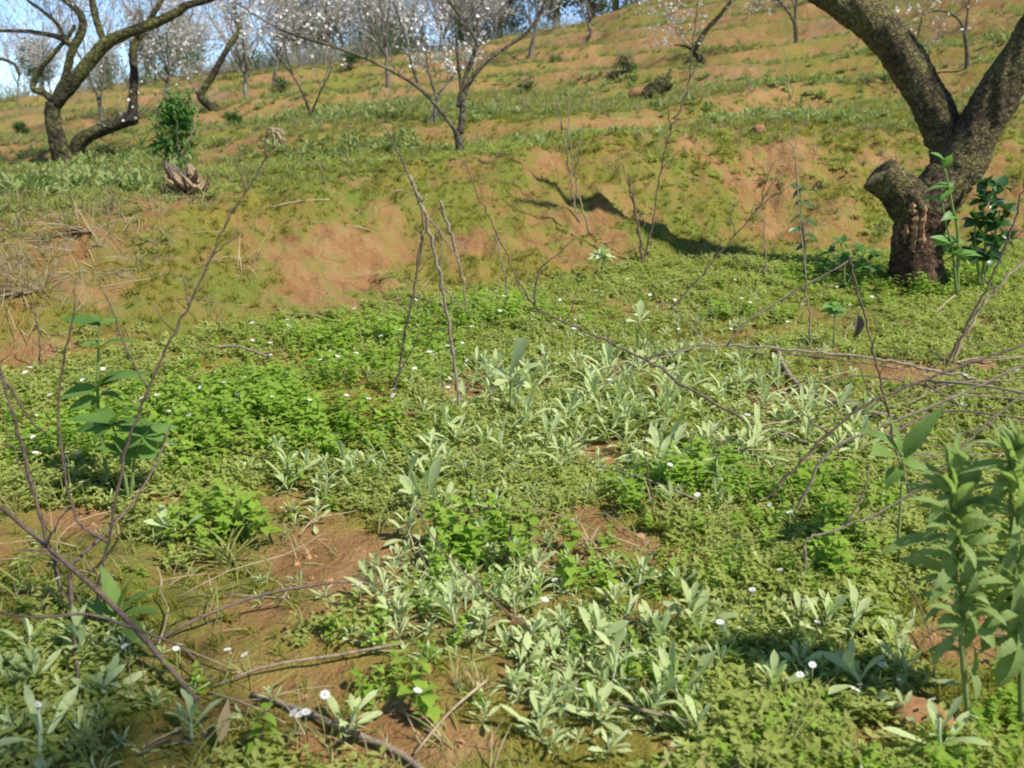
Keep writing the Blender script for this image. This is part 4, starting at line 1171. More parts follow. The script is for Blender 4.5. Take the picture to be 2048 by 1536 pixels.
stalk('forked twig on a short post right of the centre foreground', [(1612, 1182), (1612, 1120), (1611, 1082), (1650, 1066), (1700, 1048), (1750, 1028), (1800, 1002), (1880, 940), (1960, 860), (2060, 780)], (12, 8), [(7, (1690, 1050), (1720, 1000), (1735, 960), (1740, 930))], 'tan', d=1.6)
stalk('dark stem slanting up past the trunk at the right edge', [(1880, 745), (1915, 690), (1950, 620), (1992, 540), (2025, 450), (2045, 380), (2060, 300)], (12, 7))
stalk('thick pale straw stem slanting below the dark stem at the right edge', [(1898, 735), (1925, 680), (1965, 612), (2010, 560), (2070, 500)], (13, 14), [], 'straw')
t, foot, d0 = stalk('thin upright stalk with a curled dead leaf hanging from it', [(1838, 1010), (1800, 930), (1772, 810), (1750, 720), (1728, 630), (1708, 560), (1698, 510)], (10, 8), [(5, (1728, 640), (1715, 655), (1706, 640)), (5, (1772, 810), (1740, 780), (1715, 730)), (5, (1700, 520), (1680, 535), (1560, 600))])
l = leaf(.055, .022, 'ovate', 6, .9, 1.1)
v, f = xf(l, Matrix.Translation(P(1716, 630, d0)) @ Matrix.Rotation(math.pi, 4, 'Z') @ Matrix.Rotation(-1.3, 4, 'X'))
tag(link('dead_leaf', mesh_of('dead_leaf', (v - foot, f), M['stalk']), t), 'curled brown dead leaf')
stalk('left of two thin pale stems rising from the foot of the bank', [(1160, 450), (1146, 390), (1138, 330), (1122, 250), (1112, 190)], (7, 4), [(3, (1140, 345), (1128, 320)), (3, (1125, 260), (1118, 225))], 'tan')
stalk('right of two thin pale stems rising from the foot of the bank', [(1180, 470), (1160, 400), (1146, 330), (1138, 260), (1136, 185)], (8, 4), [(3, (1150, 350), (1160, 300), (1165, 240))], 'tan')
stalk('tall thin sapling stem right of centre with fine side twigs', [(1288, 520), (1305, 440), (1322, 340), (1340, 260), (1362, 215), (1378, 160), (1384, 90), (1392, 20), (1400, -30)], (8, 4), [(4, (1340, 260), (1335, 220), (1322, 190)), (4, (1378, 160), (1392, 130), (1400, 100)), (3, (1322, 340), (1350, 310), (1372, 290)), (3, (1384, 90), (1360, 60), (1325, 40))])
stalk('blackish upright stem at the foot of the bank right of centre', [(1286, 530), (1280, 470), (1266, 400), (1256, 345)], (13, 7), [(5, (1270, 420), (1262, 390), (1248, 330))])  # dark stem built where the tall sapling stem casts its shadow up the bank
stalk('very thin tall stem in front of the bank left of the trunk', [(1622, 698), (1620, 640), (1612, 560), (1604, 470), (1596, 380), (1588, 290), (1578, 190), (1566, 95)], (8, 3), [(3, (1590, 300), (1570, 270), (1560, 230)), (3, (1604, 470), (1625, 430)), (3, (1580, 200), (1590, 170))], 'tan')
stalk('short thin stem on the bank below the arching limb', [(1528, 560), (1530, 500), (1528, 440)], (8, 5), [], 'tan')
stalk('thin dark twig rising beside a small green clump at the centre', [(1310, 1040), (1302, 985), (1292, 920), (1290, 880), (1300, 838)], (8, 4))
stick('dark twig on the ground at the foot of the thin centre stem', [(1228, 962, .02), (1270, 982, .03), (1310, 998, .03), (1390, 1012, .01)], (6, 10, 7), 'tan')
stick('thick bent grey branch lying on the bench at right', [(1552, 702, .0), (1568, 752, .01), (1600, 795, .012), (1650, 822, .015), (1720, 838, .01), (1790, 848, 0)], (18, 20, 20, 14), 'tan', 'fallen_branch', .016, cat='branch')
stick('pale thin stick lying left of the bent grey branch', [(1340, 740), (1420, 735, .01), (1520, 748)], (6, 6), 'tan')
stick('brown stick lying behind the big upright pale leaf', [(930, 735, .02), (1010, 740, .02), (1100, 742, .02), (1160, 745)], (8, 9, 7))
stick('brown stick half buried in leaves left of centre', [(432, 728, .05), (480, 733, .06), (540, 742, .04)], (8, 8), 'tan')
stick('stick of grey bark lying by the small bare soil patch', [(1338, 822, .01), (1365, 838, .012), (1390, 856)], (12, 9), 'tan')
stick('short twig lying in the shade of the tall weed at right', [(1790, 1180, .02), (1830, 1240, .03), (1862, 1330, .02), (1865, 1390, .01)], (6, 7))
stick('dark twig lying near the bottom edge right of centre', [(1450, 1448, .006), (1530, 1462, .01), (1600, 1468, .008), (1660, 1464)], (8, 11, 8), 'tan')
stick('thin dark stick at foot of bank left of centre', [(820, 605, .02), (870, 625, .03), (940, 642, .02)], (6, 7))
stick('slanting straw on the bench below the trunk', [(1868, 640, .02), (1905, 610, .03), (1935, 590)], (8, 7), 'straw')
stick('pale twig in the tangle at the right edge', [(1850, 800, .05), (1950, 830, .08), (2060, 850, .08)], (9, 9), 'tan')
stick('brown twig lying under the tangle at the right edge', [(1760, 905, .03), (1880, 870, .06), (2060, 890, .06)], (8, 8))
stick('dry forked twig stub on bare soil near the bottom edge', [(830, 1530, .01), (900, 1470, .03), (975, 1405, .03)], (10, 12), 'straw')
stick('straw lying on the mossy bank left of centre', [(690, 455), (720, 462, .01), (752, 470)], (5, 5), 'straw')
stick('pale straw on the mossy crest of the bank at left', [(540, 418), (600, 412, .01), (660, 402)], (5, 5), 'straw')

g = random.Random(77)
for k in range(28):
    x0 = g.uniform(1480, 2060); y0 = g.uniform(720, 960); an = g.uniform(-.5, .35); L_ = g.uniform(120, 330)
    m_ = g.choice(('tan', 'stalk', 'straw'))
    stick('thin dry twig lying in the tangle of dead twigs at the right', [(x0 - L_ * .5 * math.cos(an), y0 - L_ * .5 * math.sin(an) * .6, g.uniform(0, .03)), (x0 - L_ * .1, y0 + g.uniform(-8, 8), g.uniform(.01, .05)), (x0 + L_ * .5 * math.cos(an), y0 + L_ * .5 * math.sin(an) * .6, g.uniform(0, .04))], (6, 5, 4), m_, 'dead_twig')['group'] = 'twigs in the tangle at right'
# --- stump, log, clods
def lump(name, label, cat, px, py, sx, sy, sz, mat, seed, d=None):
    p = G(px, py) if d is None else P(px, py, d); z = ground_at(p[0], p[1])
    n, m_ = 30, 18
    V = []
    for i in range(m_ + 1):
        th = math.pi * i / m_
        for j in range(n):
            a = 2 * math.pi * j / n
            k = 1 + .22 * float(fbm(math.cos(a) * math.sin(th) * 1.6 + seed, math.sin(a) * math.sin(th) * 1.6 + math.cos(th) * 1.4, seed, 5, .62))
            V.append((sx * k * math.sin(th) * math.cos(a), sy * k * math.sin(th) * math.sin(a), sz * k * math.cos(th) + sz * .45))
    Fc = [(i * n + j, (i + 1) * n + j, (i + 1) * n + (j + 1) % n, i * n + (j + 1) % n) for i in range(m_) for j in range(n)]
    return tag(link(name, mesh_of(name, (np.array(V), Fc), M[mat]), None, (p[0], p[1], z)), label, cat)
lump('earth_clod', 'red earth clod behind the pale rosette at the lower right', 'clod', 1836, 1448, .046, .04, .024, 'clod', 2)
lump('earth_clod', 'pale clod on the bench below the trunk at right', 'clod', 1960, 745, .05, .04, .03, 'clod', 5)
lump('earth_clod', 'small pale clod on the crest of the bank at right', 'clod', 1516, 268, .05, .05, .045, 'clod', 11)
lump('earth_clod', 'tiny pale clod on the soil near the bottom centre', 'clod', 846, 1348, .016, .014, .012, 'clod', 14)

def stump():
    d = G(388, 388)[1]
    base = P(388, 384, d); base[2] = ground_at(base[0], base[1]) - .02
    t = thing('broken_stump', 'pale broken tree stump leaning left on the terrace at left', 'stump', tuple(base))
    g = random.Random(12)
    for nm, q, m_ in (('bark_slab', [(396, 388, 24), (374, 368, 30), (354, 350, 28), (338, 336, 22), (326, 324, 10)], 'bark_pale'), ('split_wood', [(402, 382, 22), (392, 362, 24), (384, 344, 20), (376, 328, 9)], 'stump')):
        pp, rad = limb_px(q, d); a, b = smooth_limb(pp, rad, 8)
        v, f = tube(a, b, 14, .42, len(nm))
        link(nm, mesh_of(nm, (v - base, f), M[m_], False), t)
    for k in range(16):
        x0 = 370 + g.uniform(-14, 40); y0 = 388 + g.uniform(-22, 4)
        x1 = x0 - g.uniform(14, 50); y1 = y0 - g.uniform(16, 48)
        if k > 10: x1 = x0 + g.uniform(0, 24); y1 = y0 - g.uniform(10, 50)
        pp, rad = limb_px([(x0, y0, g.uniform(6, 12), -.05), ((x0 + x1) / 2 + g.uniform(-5, 5), (y0 + y1) / 2, g.uniform(8, 13), -.07 - .03 * g.random()), (x1, y1, 1.5, -.04)], d)
        a, b = smooth_limb(pp, rad, 4)
        v, f = tube(a, b, 5, .35, k)
        link('splinter', mesh_of('splinter', (v - base, f), M['stump' if k % 3 else 'wound'], False), t)
    d = G(1300, 196)[1]
    base = P(1300, 192, d); base[2] = ground_at(base[0], base[1]) - .02
    t = thing('fallen_log', 'dark uprooted log end with pale earth on the terrace right of centre', 'log', tuple(base))
    for nm, q, m_ in (('log', [(1284, 192, 26), (1305, 182, 32), (1322, 172, 34), (1336, 160, 28)], 'bark_left'), ('root', [(1326, 172, 16), (1338, 152, 10), (1342, 138, 5)], 'bark_left'), ('root', [(1318, 176, 14), (1334, 178, 10), (1344, 170, 5)], 'bark_left'), ('earth_ball', [(1258, 192, 12), (1270, 187, 20), (1286, 186, 22)], 'clod')):
        pp, rad = limb_px(q, d); a, b = smooth_limb(pp, rad, 5)
        v, f = tube(a, b, 14, .25, len(nm) + 3)
        link(nm, mesh_of(nm, (v - base, f), M[m_]), t)
stump()

# ------------------------------------------------------------------ leafy plants
CUD = [(935, 958, .062, 'pale woolly rosette left of the small green clump near the centre'),
       (562, 935, .07, 'sprawling pale rosette among the leafy green mass left of centre'),
       (628, 1052, .062, 'pale rosette on the upper edge of the large bare soil patch'),
       (812, 1085, .075, 'long stemmed pale plant lying right of the large bare soil patch'),
       (762, 1192, .068, 'upright pale rosette where the long curved stick ends'),
       (800, 1248, .06, 'pale rosette just below the right end of the long curved stick'),
       (912, 1262, .088, 'largest pale rosette at bottom centre with broad blunt leaves'),
       (1018, 1190, .06, 'pale rosette right of the leaning dark centre stalk'),
       (1180, 1300, .08, 'pale rosette with whitish centre right of the foot of the leaning stalk'),
       (1248, 1255, .075, 'tall pale rosette with bent white stem at lower centre right'),
       (1225, 1375, .085, 'broad pale rosette in the lower centre right cluster'),
       (1290, 1440, .08, 'pale rosette right of the dead yellow leaf near the bottom edge'),
       (1390, 1500, .07, 'pale rosette with splayed lower leaves at the bottom right of centre'),
       (1072, 1470, .06, 'pale rosette at the bottom edge beside the dry forked stub'),
       (1470, 905, .075, 'pale rosette left of the long diagonal branch at right'),
       (1440, 1015, .07, 'pale rosette at the right end of the dark ground twig'),
       (1880, 1520, .10, 'large fresh rosette with upright leaves at the lower right corner'),
       (80, 1530, .11, 'large rosette with broad spoon leaves in the bottom left corner'),
       (690, 1480, .075, 'bluish pale rosette beside the thick decaying stick'),
       (385, 1485, .075, 'rosette with spoon shaped leaves left of the dead grey leaf at bottom left'),
       (60, 1330, .085, 'big shaded woolly plant at the left edge under the fallen branch'),
       (170, 1330, .085, 'shaded pale plant standing against the fallen branch'),
       (1640, 1275, .075, 'pale rosette between the forked twig post and the white flowers'),
       (1790, 1305, .06, 'small pale rosette left of the shaded soil at right'),
       (1395, 1300, .07, 'pale rosette right of the bent white stem plant'),
       (1470, 1330, .075, 'leaning pale rosette at right end of the lower centre cluster'),
       (1275, 1185, .07, 'lone pale rosette beside the thin dry grass at centre right'),
       (765, 1150, .05, 'small pale rosette just right of the large bare soil patch'),
       (365, 1075, .08, 'pale big leaved rosette left of the grass clump'),
       (1815, 1440, .05, 'small rosette at the foot of the red clod'),
       (1915, 835, .07, 'pale silvery plant in the twig tangle at right')]
for px, py, s, lb in CUD:
    cudweed(G(px, py), s, lb)
ZONE = [((1060, 850, 230, 120), 74, 'pale woolly rosette in the dense patch below the big upright leaf', 'rosettes massed at the centre'),
        ((850, 985, 220, 55), 26, 'pale woolly rosette in the strip above the large bare soil patch', 'rosettes above the bare soil patch'),
        ((1470, 850, 190, 80), 42, 'pale woolly rosette scattered under the long diagonal branch at right', 'rosettes under the diagonal branch'),
        ((1250, 1350, 240, 110), 26, 'small pale rosette filling the cluster at the lower centre right', 'rosettes at lower centre right'),
        ((920, 1190, 190, 90), 18, 'small pale rosette in the cluster right of the curved stick', 'rosettes right of the curved stick'),
        ((1320, 760, 180, 45), 26, 'tiny pale rosette between the big upright leaf and the level branch', 'far rosettes on the bench'),
        ((1650, 1320, 200, 110), 18, 'small rosette among the white flowers at the lower right', 'rosettes among the lower right flowers'),
        ((110, 1420, 150, 90), 10, 'shaded woolly plant in the dark lower left corner', 'plants in the lower left shade'),
        ((1360, 960, 120, 60), 14, 'small pale rosette around the thin dark centre twig', 'rosettes around the centre twig'),
        ((1680, 880, 120, 50), 10, 'pale rosette left of the broad notched leaves at right', 'rosettes left of the notched leaves'),
        ((640, 960, 90, 60), 8, 'pale rosette between the leafy mass and the bare soil patch', 'rosettes beside the leafy mass')]
taken = [np.array(G(c[0], c[1]))[:2] for c in CUD]
for (cx, cy, rx, ry), n, lb, gp in ZONE:
    made = 0; tries = 0
    while made < n and tries < n * 12:
        tries += 1
        a, q = random.uniform(0, 6.28), math.sqrt(random.random())
        p = G(cx + rx * q * math.cos(a), cy + ry * q * math.sin(a))
        if min(np.hypot(*(p[:2] - t_)) for t_ in taken) < .045: continue
        part_ = ('upper' if math.sin(a) < 0 else 'lower') + (' left' if math.cos(a) < 0 else ' right')
        taken.append(p[:2]); made += 1
        cudweed(p, random.choice((.03, .04, .05, .06, .075)) * random.uniform(.85, 1.15) * (1.5 if p[1] > 2 else 1.05), lb + (', ' + part_ + ' part' if n > 12 else ''), gp + (', ' + part_ if n > 12 else ''), parts=p[1] < 2.05)

# --- mint-like single plants near the camera
mint_leaves = [mesh_of('mint_leaf', leaf(1.0, .85, 'heart', 6, dr, .2, .07), M['mint']) for dr in (.3, .6, .9)]
def rod(h, r, mat, lean=0): return mesh_of('stem', tube(np.array([(0, 0, -.01), (lean * .3, 0, h * .4), (lean, 0, h)]), np.array([r, r * .8, r * .5]), 5), M[mat])
mint_stem = rod(1, .03, 'stalk', .08)
MINT = [(490, 1085, .10), (545, 1090, .09), (440, 1040, .1), (600, 985, .08), (985, 1085, .12), (1010, 1150, .12), (930, 1070, .11), (1060, 1100, .1), (810, 1440, .085), (870, 1105, .1), (1390, 960, .1), (1420, 985, .1), (1330, 985, .09),
        (1660, 1150, .11), (1690, 1175, .1), (1640, 1105, .1), (1150, 1110, .08), (520, 1530, .08), (860, 1465, .06), (1130, 1180, .07)]
for i, (px, py, h) in enumerate(MINT):
    g = random.Random(i)
    lb = {8: 'small green nettle like plant alone on bare soil near the bottom centre', 17: 'small green nettle like plant at the bottom edge left of centre'}.get(i)
    zone = ('left' if px < 650 else 'centre' if px < 1250 else 'right')
    lb2, gp = {'left': ('green nettle like plant in the clump above the grass tuft', 'nettle like plants at left'),
               'centre': ('green nettle like plant in the clump right of the large bare patch', 'nettle like plants at centre'),
               'right': ('green nettle like plant between the centre twig and the twig post', 'nettle like plants at right')}[zone]
    p = G(px, py)
    t = thing('nettle_plant', lb or lb2, 'plant', tuple(p), (g.gauss(0, .12), g.gauss(0, .12), g.uniform(0, 6.28)), None if lb else gp)
    link('stem', mint_stem, t, None, None, h)
    n = 5
    for j in range(n):
        z_ = h * (.25 + .75 * (j + 1) / n)
        for side in (0, math.pi):
            link('leaf', mint_leaves[g.randrange(3)], t, (.08 * z_, 0, z_), (g.uniform(-.1, .45), 0, side + (1.57 if j % 2 else 0) + g.uniform(-.3, .3)), g.uniform(.022, .034) * (1.15 - .5 * j / n))

# --- tall weeds and broad leaved plants: every leaf given its own foot, tip and width in the photograph
def leafy(name, label, foot_px, d, stems, leaves, mat, shape='lance', serr=.06, sw=8, fold=.25):
    base = P(foot_px[0], foot_px[1], d); base[2] = ground_at(base[0], base[1]) - .005
    t = thing(name, label, 'plant', tuple(base))
    for s in stems:
        pp = np.array([P(q[0], q[1], d + (q[2] if len(q) > 2 else 0)) for q in s]); 
        if abs(s[0][1] - foot_px[1]) < 6: pp[0][2] = min(pp[0][2], ground_at(pp[0][0], pp[0][1]) - .005)
        a = smooth_line(pp, 4)
        v, f = tube(a, np.linspace(sw, sw * .45, len(a)) * d / F / 2, 7)
        link('stem', mesh_of('stem', (v - base, f), M['greenstem']), t)
    for q in leaves:
        x0, y0, x1, y1, w = q[:5]; dd = q[5] if len(q) > 5 else random.uniform(-.05, .05)
        A = P(x0, y0, d); B = P(x1, y1, d + dd)
        L = float(np.linalg.norm(B - A)); 
        dr = q[6] if len(q) > 6 else random.uniform(.3, .9)
        g_ = leaf(L * 1.06, w * d / F * (.68 if mat == 'weed' else .92), shape, 16, dr + (.7 if mat == 'weed' else 0), fold, serr, random.uniform(-.5, .5))
        # leaf frame: chord of the arched leaf runs from A to B, upper face towards the sky
        tip = g_[0][-2]; ang = math.atan2(tip[2], tip[1])
        yv = Vector((B - A)).normalized()
        zv = Vector((0, -.35, 1)); xv = yv.cross(zv)
        if xv.length < .15: xv = yv.cross(Vector((0, -1, .2)))
        xv.normalize(); zv = xv.cross(yv).normalized()
        Mx = Matrix((xv, yv, zv)).transposed().to_4x4()
        Mx = Matrix.Translation(Vector(A - base)) @ Mx @ Matrix.Rotation(-ang, 4, 'X') @ Matrix.Rotation(random.uniform(-.35, .35), 4, 'Y')
        link('leaf', mesh_of('leaf', xf(g_, Mx), M[mat]), t)
    return t
def ring(cx, cy, n, L, w, squash=.55, start=0.0, g=random.Random(9)):
    return [(cx, cy, cx + math.cos(start + k * 6.283 / n + g.uniform(-.2, .2)) * L * g.uniform(.75, 1.1), cy + math.sin(start + k * 6.283 / n + g.uniform(-.2, .2)) * L * squash * g.uniform(.75, 1.1), w * g.uniform(.8, 1.15)) for k in range(n)]

leafy('tall_weed', 'tall soft leaved weed at the right edge, its left stem with drooping leaves', (1945, 1425), 1.22,
      [[(1945, 1425), (1920, 1260), (1908, 1100), (1900, 960)]],
      [(1900, 962, 1868, 868, 22), (1900, 955, 1884, 862, 22), (1900, 958, 1905, 858, 22), (1900, 960, 1926, 872, 22), (1902, 985, 1950, 905, 26), (1902, 1005, 1822, 950, 30), (1902, 1000, 1850, 905, 34), (1900, 970, 1892, 888, 34), (1904, 985, 1942, 900, 34), (1902, 1010, 1830, 925, 36), (1905, 1030, 1780, 958, 40), (1905, 1040, 1960, 930, 36), (1900, 960, 1912, 880, 28), (1900, 965, 1876, 880, 26),
       (1906, 1070, 1812, 995, 40), (1908, 1080, 1752, 1108, 46), (1908, 1100, 1912, 1240, 62), (1908, 1090, 2010, 1050, 44), (1914, 1160, 1790, 1128, 44), (1918, 1180, 1905, 1300, 56), (1920, 1240, 1880, 1260, 54), (1930, 1250, 1990, 1330, 50),
       (1935, 1310, 1845, 1300, 34), (1935, 1330, 1960, 1400, 40), (1918, 1190, 1985, 1210, 46)] + [q for k in range(7) for q in ring(1903 + 4 * k, 985 + 46 * k, 8, 96, 36, .9, k)], 'weed', 'lance', .09, 14)
leafy('tall_weed', 'tall soft leaved weed at the right edge, the stem cut by the frame', (2050, 1420), 1.22,
      [[(2050, 1420), (2038, 1250), (2025, 1080), (2018, 930)]],
      [(2018, 935, 1978, 850, 22), (2018, 930, 2004, 835, 22), (2018, 930, 2032, 838, 22), (2018, 940, 2048, 850, 24), (2018, 960, 1962, 852, 34), (2018, 940, 1995, 845, 34), (2018, 935, 2022, 842, 30), (2018, 950, 2060, 865, 34), (2020, 1000, 1950, 925, 44), (2022, 1040, 1940, 1010, 46), (2024, 1060, 1975, 1190, 58), (2026, 1080, 2090, 1000, 46),
       (2028, 1120, 1950, 1160, 50), (2030, 1140, 2000, 1290, 62), (2032, 1180, 2095, 1250, 50), (2034, 1200, 1960, 1290, 50), (2036, 1240, 2020, 1380, 56), (2040, 1290, 1985, 1370, 44), (2020, 980, 2075, 930, 40)] + [q for k in range(8) for q in ring(2020 + 4 * k, 925 + 50 * k, 8, 96, 36, .9, k + .5)], 'weed', 'lance', .09, 14)
leafy('sow_thistle', 'broad notched leaves of a low plant left of the tall weed', (1812, 960), 1.72,
      [[(1812, 960), (1805, 930), (1800, 905)]],
      [(1806, 915, 1896, 818, 46, .0), (1802, 920, 1738, 908, 72, -.08), (1798, 905, 1695, 858, 26, .05, 1.4), (1800, 910, 1780, 835, 20), (1806, 925, 1850, 940, 36), (1804, 935, 1770, 975, 44)], 'thistle', 'ovate', .07, 8)
leafy('sow_thistle', 'pale broad leaved plant with drooping toothed leaves at the lower left', (235, 1262), 1.47,
      [[(235, 1262), (234, 1240), (236, 1225)]],
      [(236, 1230, 215, 1128, 42), (238, 1228, 330, 1168, 34), (240, 1232, 325, 1230, 34, 0, 1.3), (240, 1240, 296, 1302, 46, -.08), (236, 1235, 158, 1210, 40), (238, 1226, 270, 1150, 32), (236, 1240, 190, 1280, 36)], 'thistle', 'ovate', .08, 8)
leafy('broad_leaf_plant', 'tall broad leaved plant at left with tiers of wide leaves', (215, 935), 2.1,
      [[(215, 935), (200, 860), (195, 770), (197, 700), (200, 645)]],
      [(200, 650, 120, 640, 38), (200, 650, 158, 662, 22), (200, 648, 255, 642, 24), (202, 648, 180, 632, 18), (198, 690, 172, 684, 18), (198, 695, 278, 684, 34), (196, 692, 160, 690, 20),
       (197, 762, 135, 762, 34), (198, 768, 240, 745, 46), (198, 770, 285, 762, 50, -.08), (198, 772, 300, 748, 30), (197, 780, 120, 800, 40), (198, 790, 250, 800, 42), (200, 800, 140, 820, 38)], 'broad', 'ovate', .05, 8)
leafy('broad_leaf_plant', 'low wide cluster of broad dark leaves below the tiered plant', (255, 960), 2.02,
      [[(255, 960), (240, 900), (225, 850)], [(255, 960), (270, 910), (290, 870)]],
      ring(225, 850, 7, 95, 44, .45) + ring(285, 872, 7, 80, 38, .45, .5) + ring(250, 905, 6, 70, 36, .5, .2), 'broad', 'ovate', .05, 8)
leafy('cudweed_plant', 'big upright grey green spoon leaf standing alone at the centre', (1022, 772), 2.62,
      [[(1022, 772), (1020, 752)]],
      [(1020, 752, 1050, 678, 40, .0, .2), (1020, 758, 985, 742, 22), (1022, 758, 1078, 728, 22), (1020, 762, 990, 770, 18), (1022, 762, 1060, 775, 18)], 'cud', 'spat', 0, 6)
leafy('heart_leaf_plant', 'light green heart leaved plant climbing in front of the big trunk', (1922, 545), 4.12,
      [[(1922, 545), (1916, 470), (1906, 420), (1895, 360), (1882, 318)], [(1922, 545), (1905, 500), (1890, 440), (1884, 400)]],
      [(1890, 322, 1862, 306, 24), (1892, 335, 1905, 310, 22), (1900, 372, 1852, 384, 26), (1904, 378, 1880, 402, 22), (1902, 374, 1900, 372, 20), (1900, 375, 1885, 368, 26), (1893, 400, 1838, 402, 20), (1910, 430, 1885, 445, 24), (1914, 440, 1908, 426, 18)] + ring(1900, 485, 7, 42, 24, .5) + ring(1915, 510, 7, 48, 24, .4, .4), 'heart', 'heart', 0, 7)
leafy('dark_leaf_bush', 'dark glossy leaved bush right of the big trunk', (1968, 535), 4.3,
      [[(1968, 535), (1972, 470), (1965, 410), (1975, 360)], [(1968, 535), (1990, 470), (2000, 420)], [(1968, 535), (1950, 480), (1952, 440)]],
      [q for (cx, cy) in ((1975, 365), (2000, 372), (1965, 400), (1985, 405), (2010, 420), (1950, 440), (1975, 440), (1995, 450), (1960, 480), (1990, 485), (2015, 480), (1945, 510), (1980, 515)) for q in ring(cx, cy, 6, 36, 24, .6, cx)], 'dark', 'ovate', 0, 6)
leafy('dark_leaf_bush', 'slim sprig with dark leaves left of the big trunk', (1612, 560), 4.5,
      [[(1612, 560), (1610, 500), (1602, 430), (1600, 375)]],
      [(1602, 378, 1578, 372, 20), (1602, 378, 1585, 398, 16), (1602, 380, 1632, 384, 22), (1603, 400, 1588, 415, 16), (1605, 405, 1628, 420, 24), (1606, 430, 1575, 452, 18), (1607, 440, 1632, 452, 20), (1608, 460, 1578, 465, 16), (1608, 470, 1635, 480, 18), (1610, 490, 1590, 505, 16)], 'dark', 'ovate', 0, 5)
leafy('dark_leaf_bush', 'low leafy clump at the left foot of the big trunk', (1690, 560), 4.35,
      [[(1690, 560), (1688, 520), (1680, 480)], [(1690, 560), (1720, 520), (1730, 500)]],
      [q for (cx, cy) in ((1660, 505), (1685, 485), (1715, 500), (1745, 510), (1650, 530), (1690, 520), (1725, 530), (1755, 535)) for q in ring(cx, cy, 5, 26, 17, .6, cx)], 'bush', 'ovate', 0, 5)
leafy('broad_leaf_plant', 'small blue green leafy plant at the foot of the bank right of centre', (1206, 535), 4.3,
      [[(1206, 535), (1206, 515)]], ring(1206, 515, 9, 30, 13, .6) + ring(1206, 508, 6, 22, 11, .8, .4), 'cud', 'lance', 0, 5)
leafy('broad_leaf_plant', 'upright pale leaf clump on the bench right of the long branch', (1278, 655), 3.1,
      [[(1278, 655), (1278, 640)]], [(1278, 642, 1282, 602, 18, 0, .2), (1278, 645, 1265, 615, 12), (1278, 645, 1300, 622, 12), (1278, 648, 1300, 640, 12), (1278, 648, 1255, 645, 12)], 'cud', 'spat', 0, 5)
leafy('heart_leaf_plant', 'bright lime green leaf clump on the bench left of the dead leaf stalk', (1672, 640), 3.3,
      [[(1672, 640), (1670, 625)]], ring(1672, 622, 8, 32, 20, .45) + ring(1668, 612, 5, 22, 16, .5, .4), 'heart', 'heart', 0, 5)

# --- grass tuft lying over the moss at left, dry grass, dead leaves
def grass_tuft(label, px, py, blades, h_px, w_px, mat, seed, name='grass_tuft', low=.35):
    g = random.Random(seed); p = G(px, py); s = p[1] / F
    t = thing(name, label, 'grass', tuple(p))
    for k in range(blades):
        l = leaf(h_px * s * g.uniform(.6, 1.15), w_px * s, 'blade', 7, g.uniform(.5, 1.5), .35, 0, g.uniform(-.5, .5))
        link('blade', mesh_of('blade', xf(l, lm(g.gauss(1.2, .5) if low < 0 else g.uniform(0, 6.28), g.uniform(low, 1.35 if low >= 0 else .5), (g.gauss(0, .012), g.gauss(0, .012), 0))), M[mat]), t)
grass_tuft('long bladed green grass tuft left of the large bare soil patch', 455, 1130, 34, 150, 6, 'grass', 1)
grass_tuft('dried tan grass tuft at the centre right of the leaning stalk', 1185, 1105, 16, 75, 7, 'paleleaf', 2, low=.1)
grass_tuft('green grass tuft at the bottom edge right of centre', 1560, 1510, 18, 170, 6, 'grass', 3)
grass_tuft('thin upright grass beside the white flowers at lower right', 1620, 1470, 6, 210, 5, 'grass', 4, low=1.1)
grass_tuft('dried tan grass on the mossy crest at far left', 175, 470, 40, 150, 3, 'straw', 5, low=-.1)
grass_tuft('thin dry grass tuft on the bank at far left', 60, 590, 34, 150, 3, 'straw', 6, low=-.1)

def dead_leaf(label, px, py, L, W, az, pit, mat='paleleaf'):
    p = G(px, py); s = p[1] / F
    l = leaf(L * s, W * s, 'ovate', 6, .5, .35, 0, .3)
    tag(link('dead_leaf', mesh_of('dead_leaf', l, M[mat]), None, (p[0], p[1], p[2] + .012), (pit, .2, az)), label, 'leaf')
dead_leaf('long grey brown dead leaf standing at the bottom left', 442, 1500, 100, 30, .15, 1.0)
dead_leaf('yellowish dead leaf on the soil at lower right of centre', 1536, 1375, 34, 22, 1.0, .3)
dead_leaf('pale dead leaf near the bottom edge right of centre', 1058, 1410, 40, 18, -1.0, .2)
dead_leaf('yellow green fallen leaf by the bare patch under the diagonal branch', 1540, 800, 44, 20, -1.4, .3, 'cud')

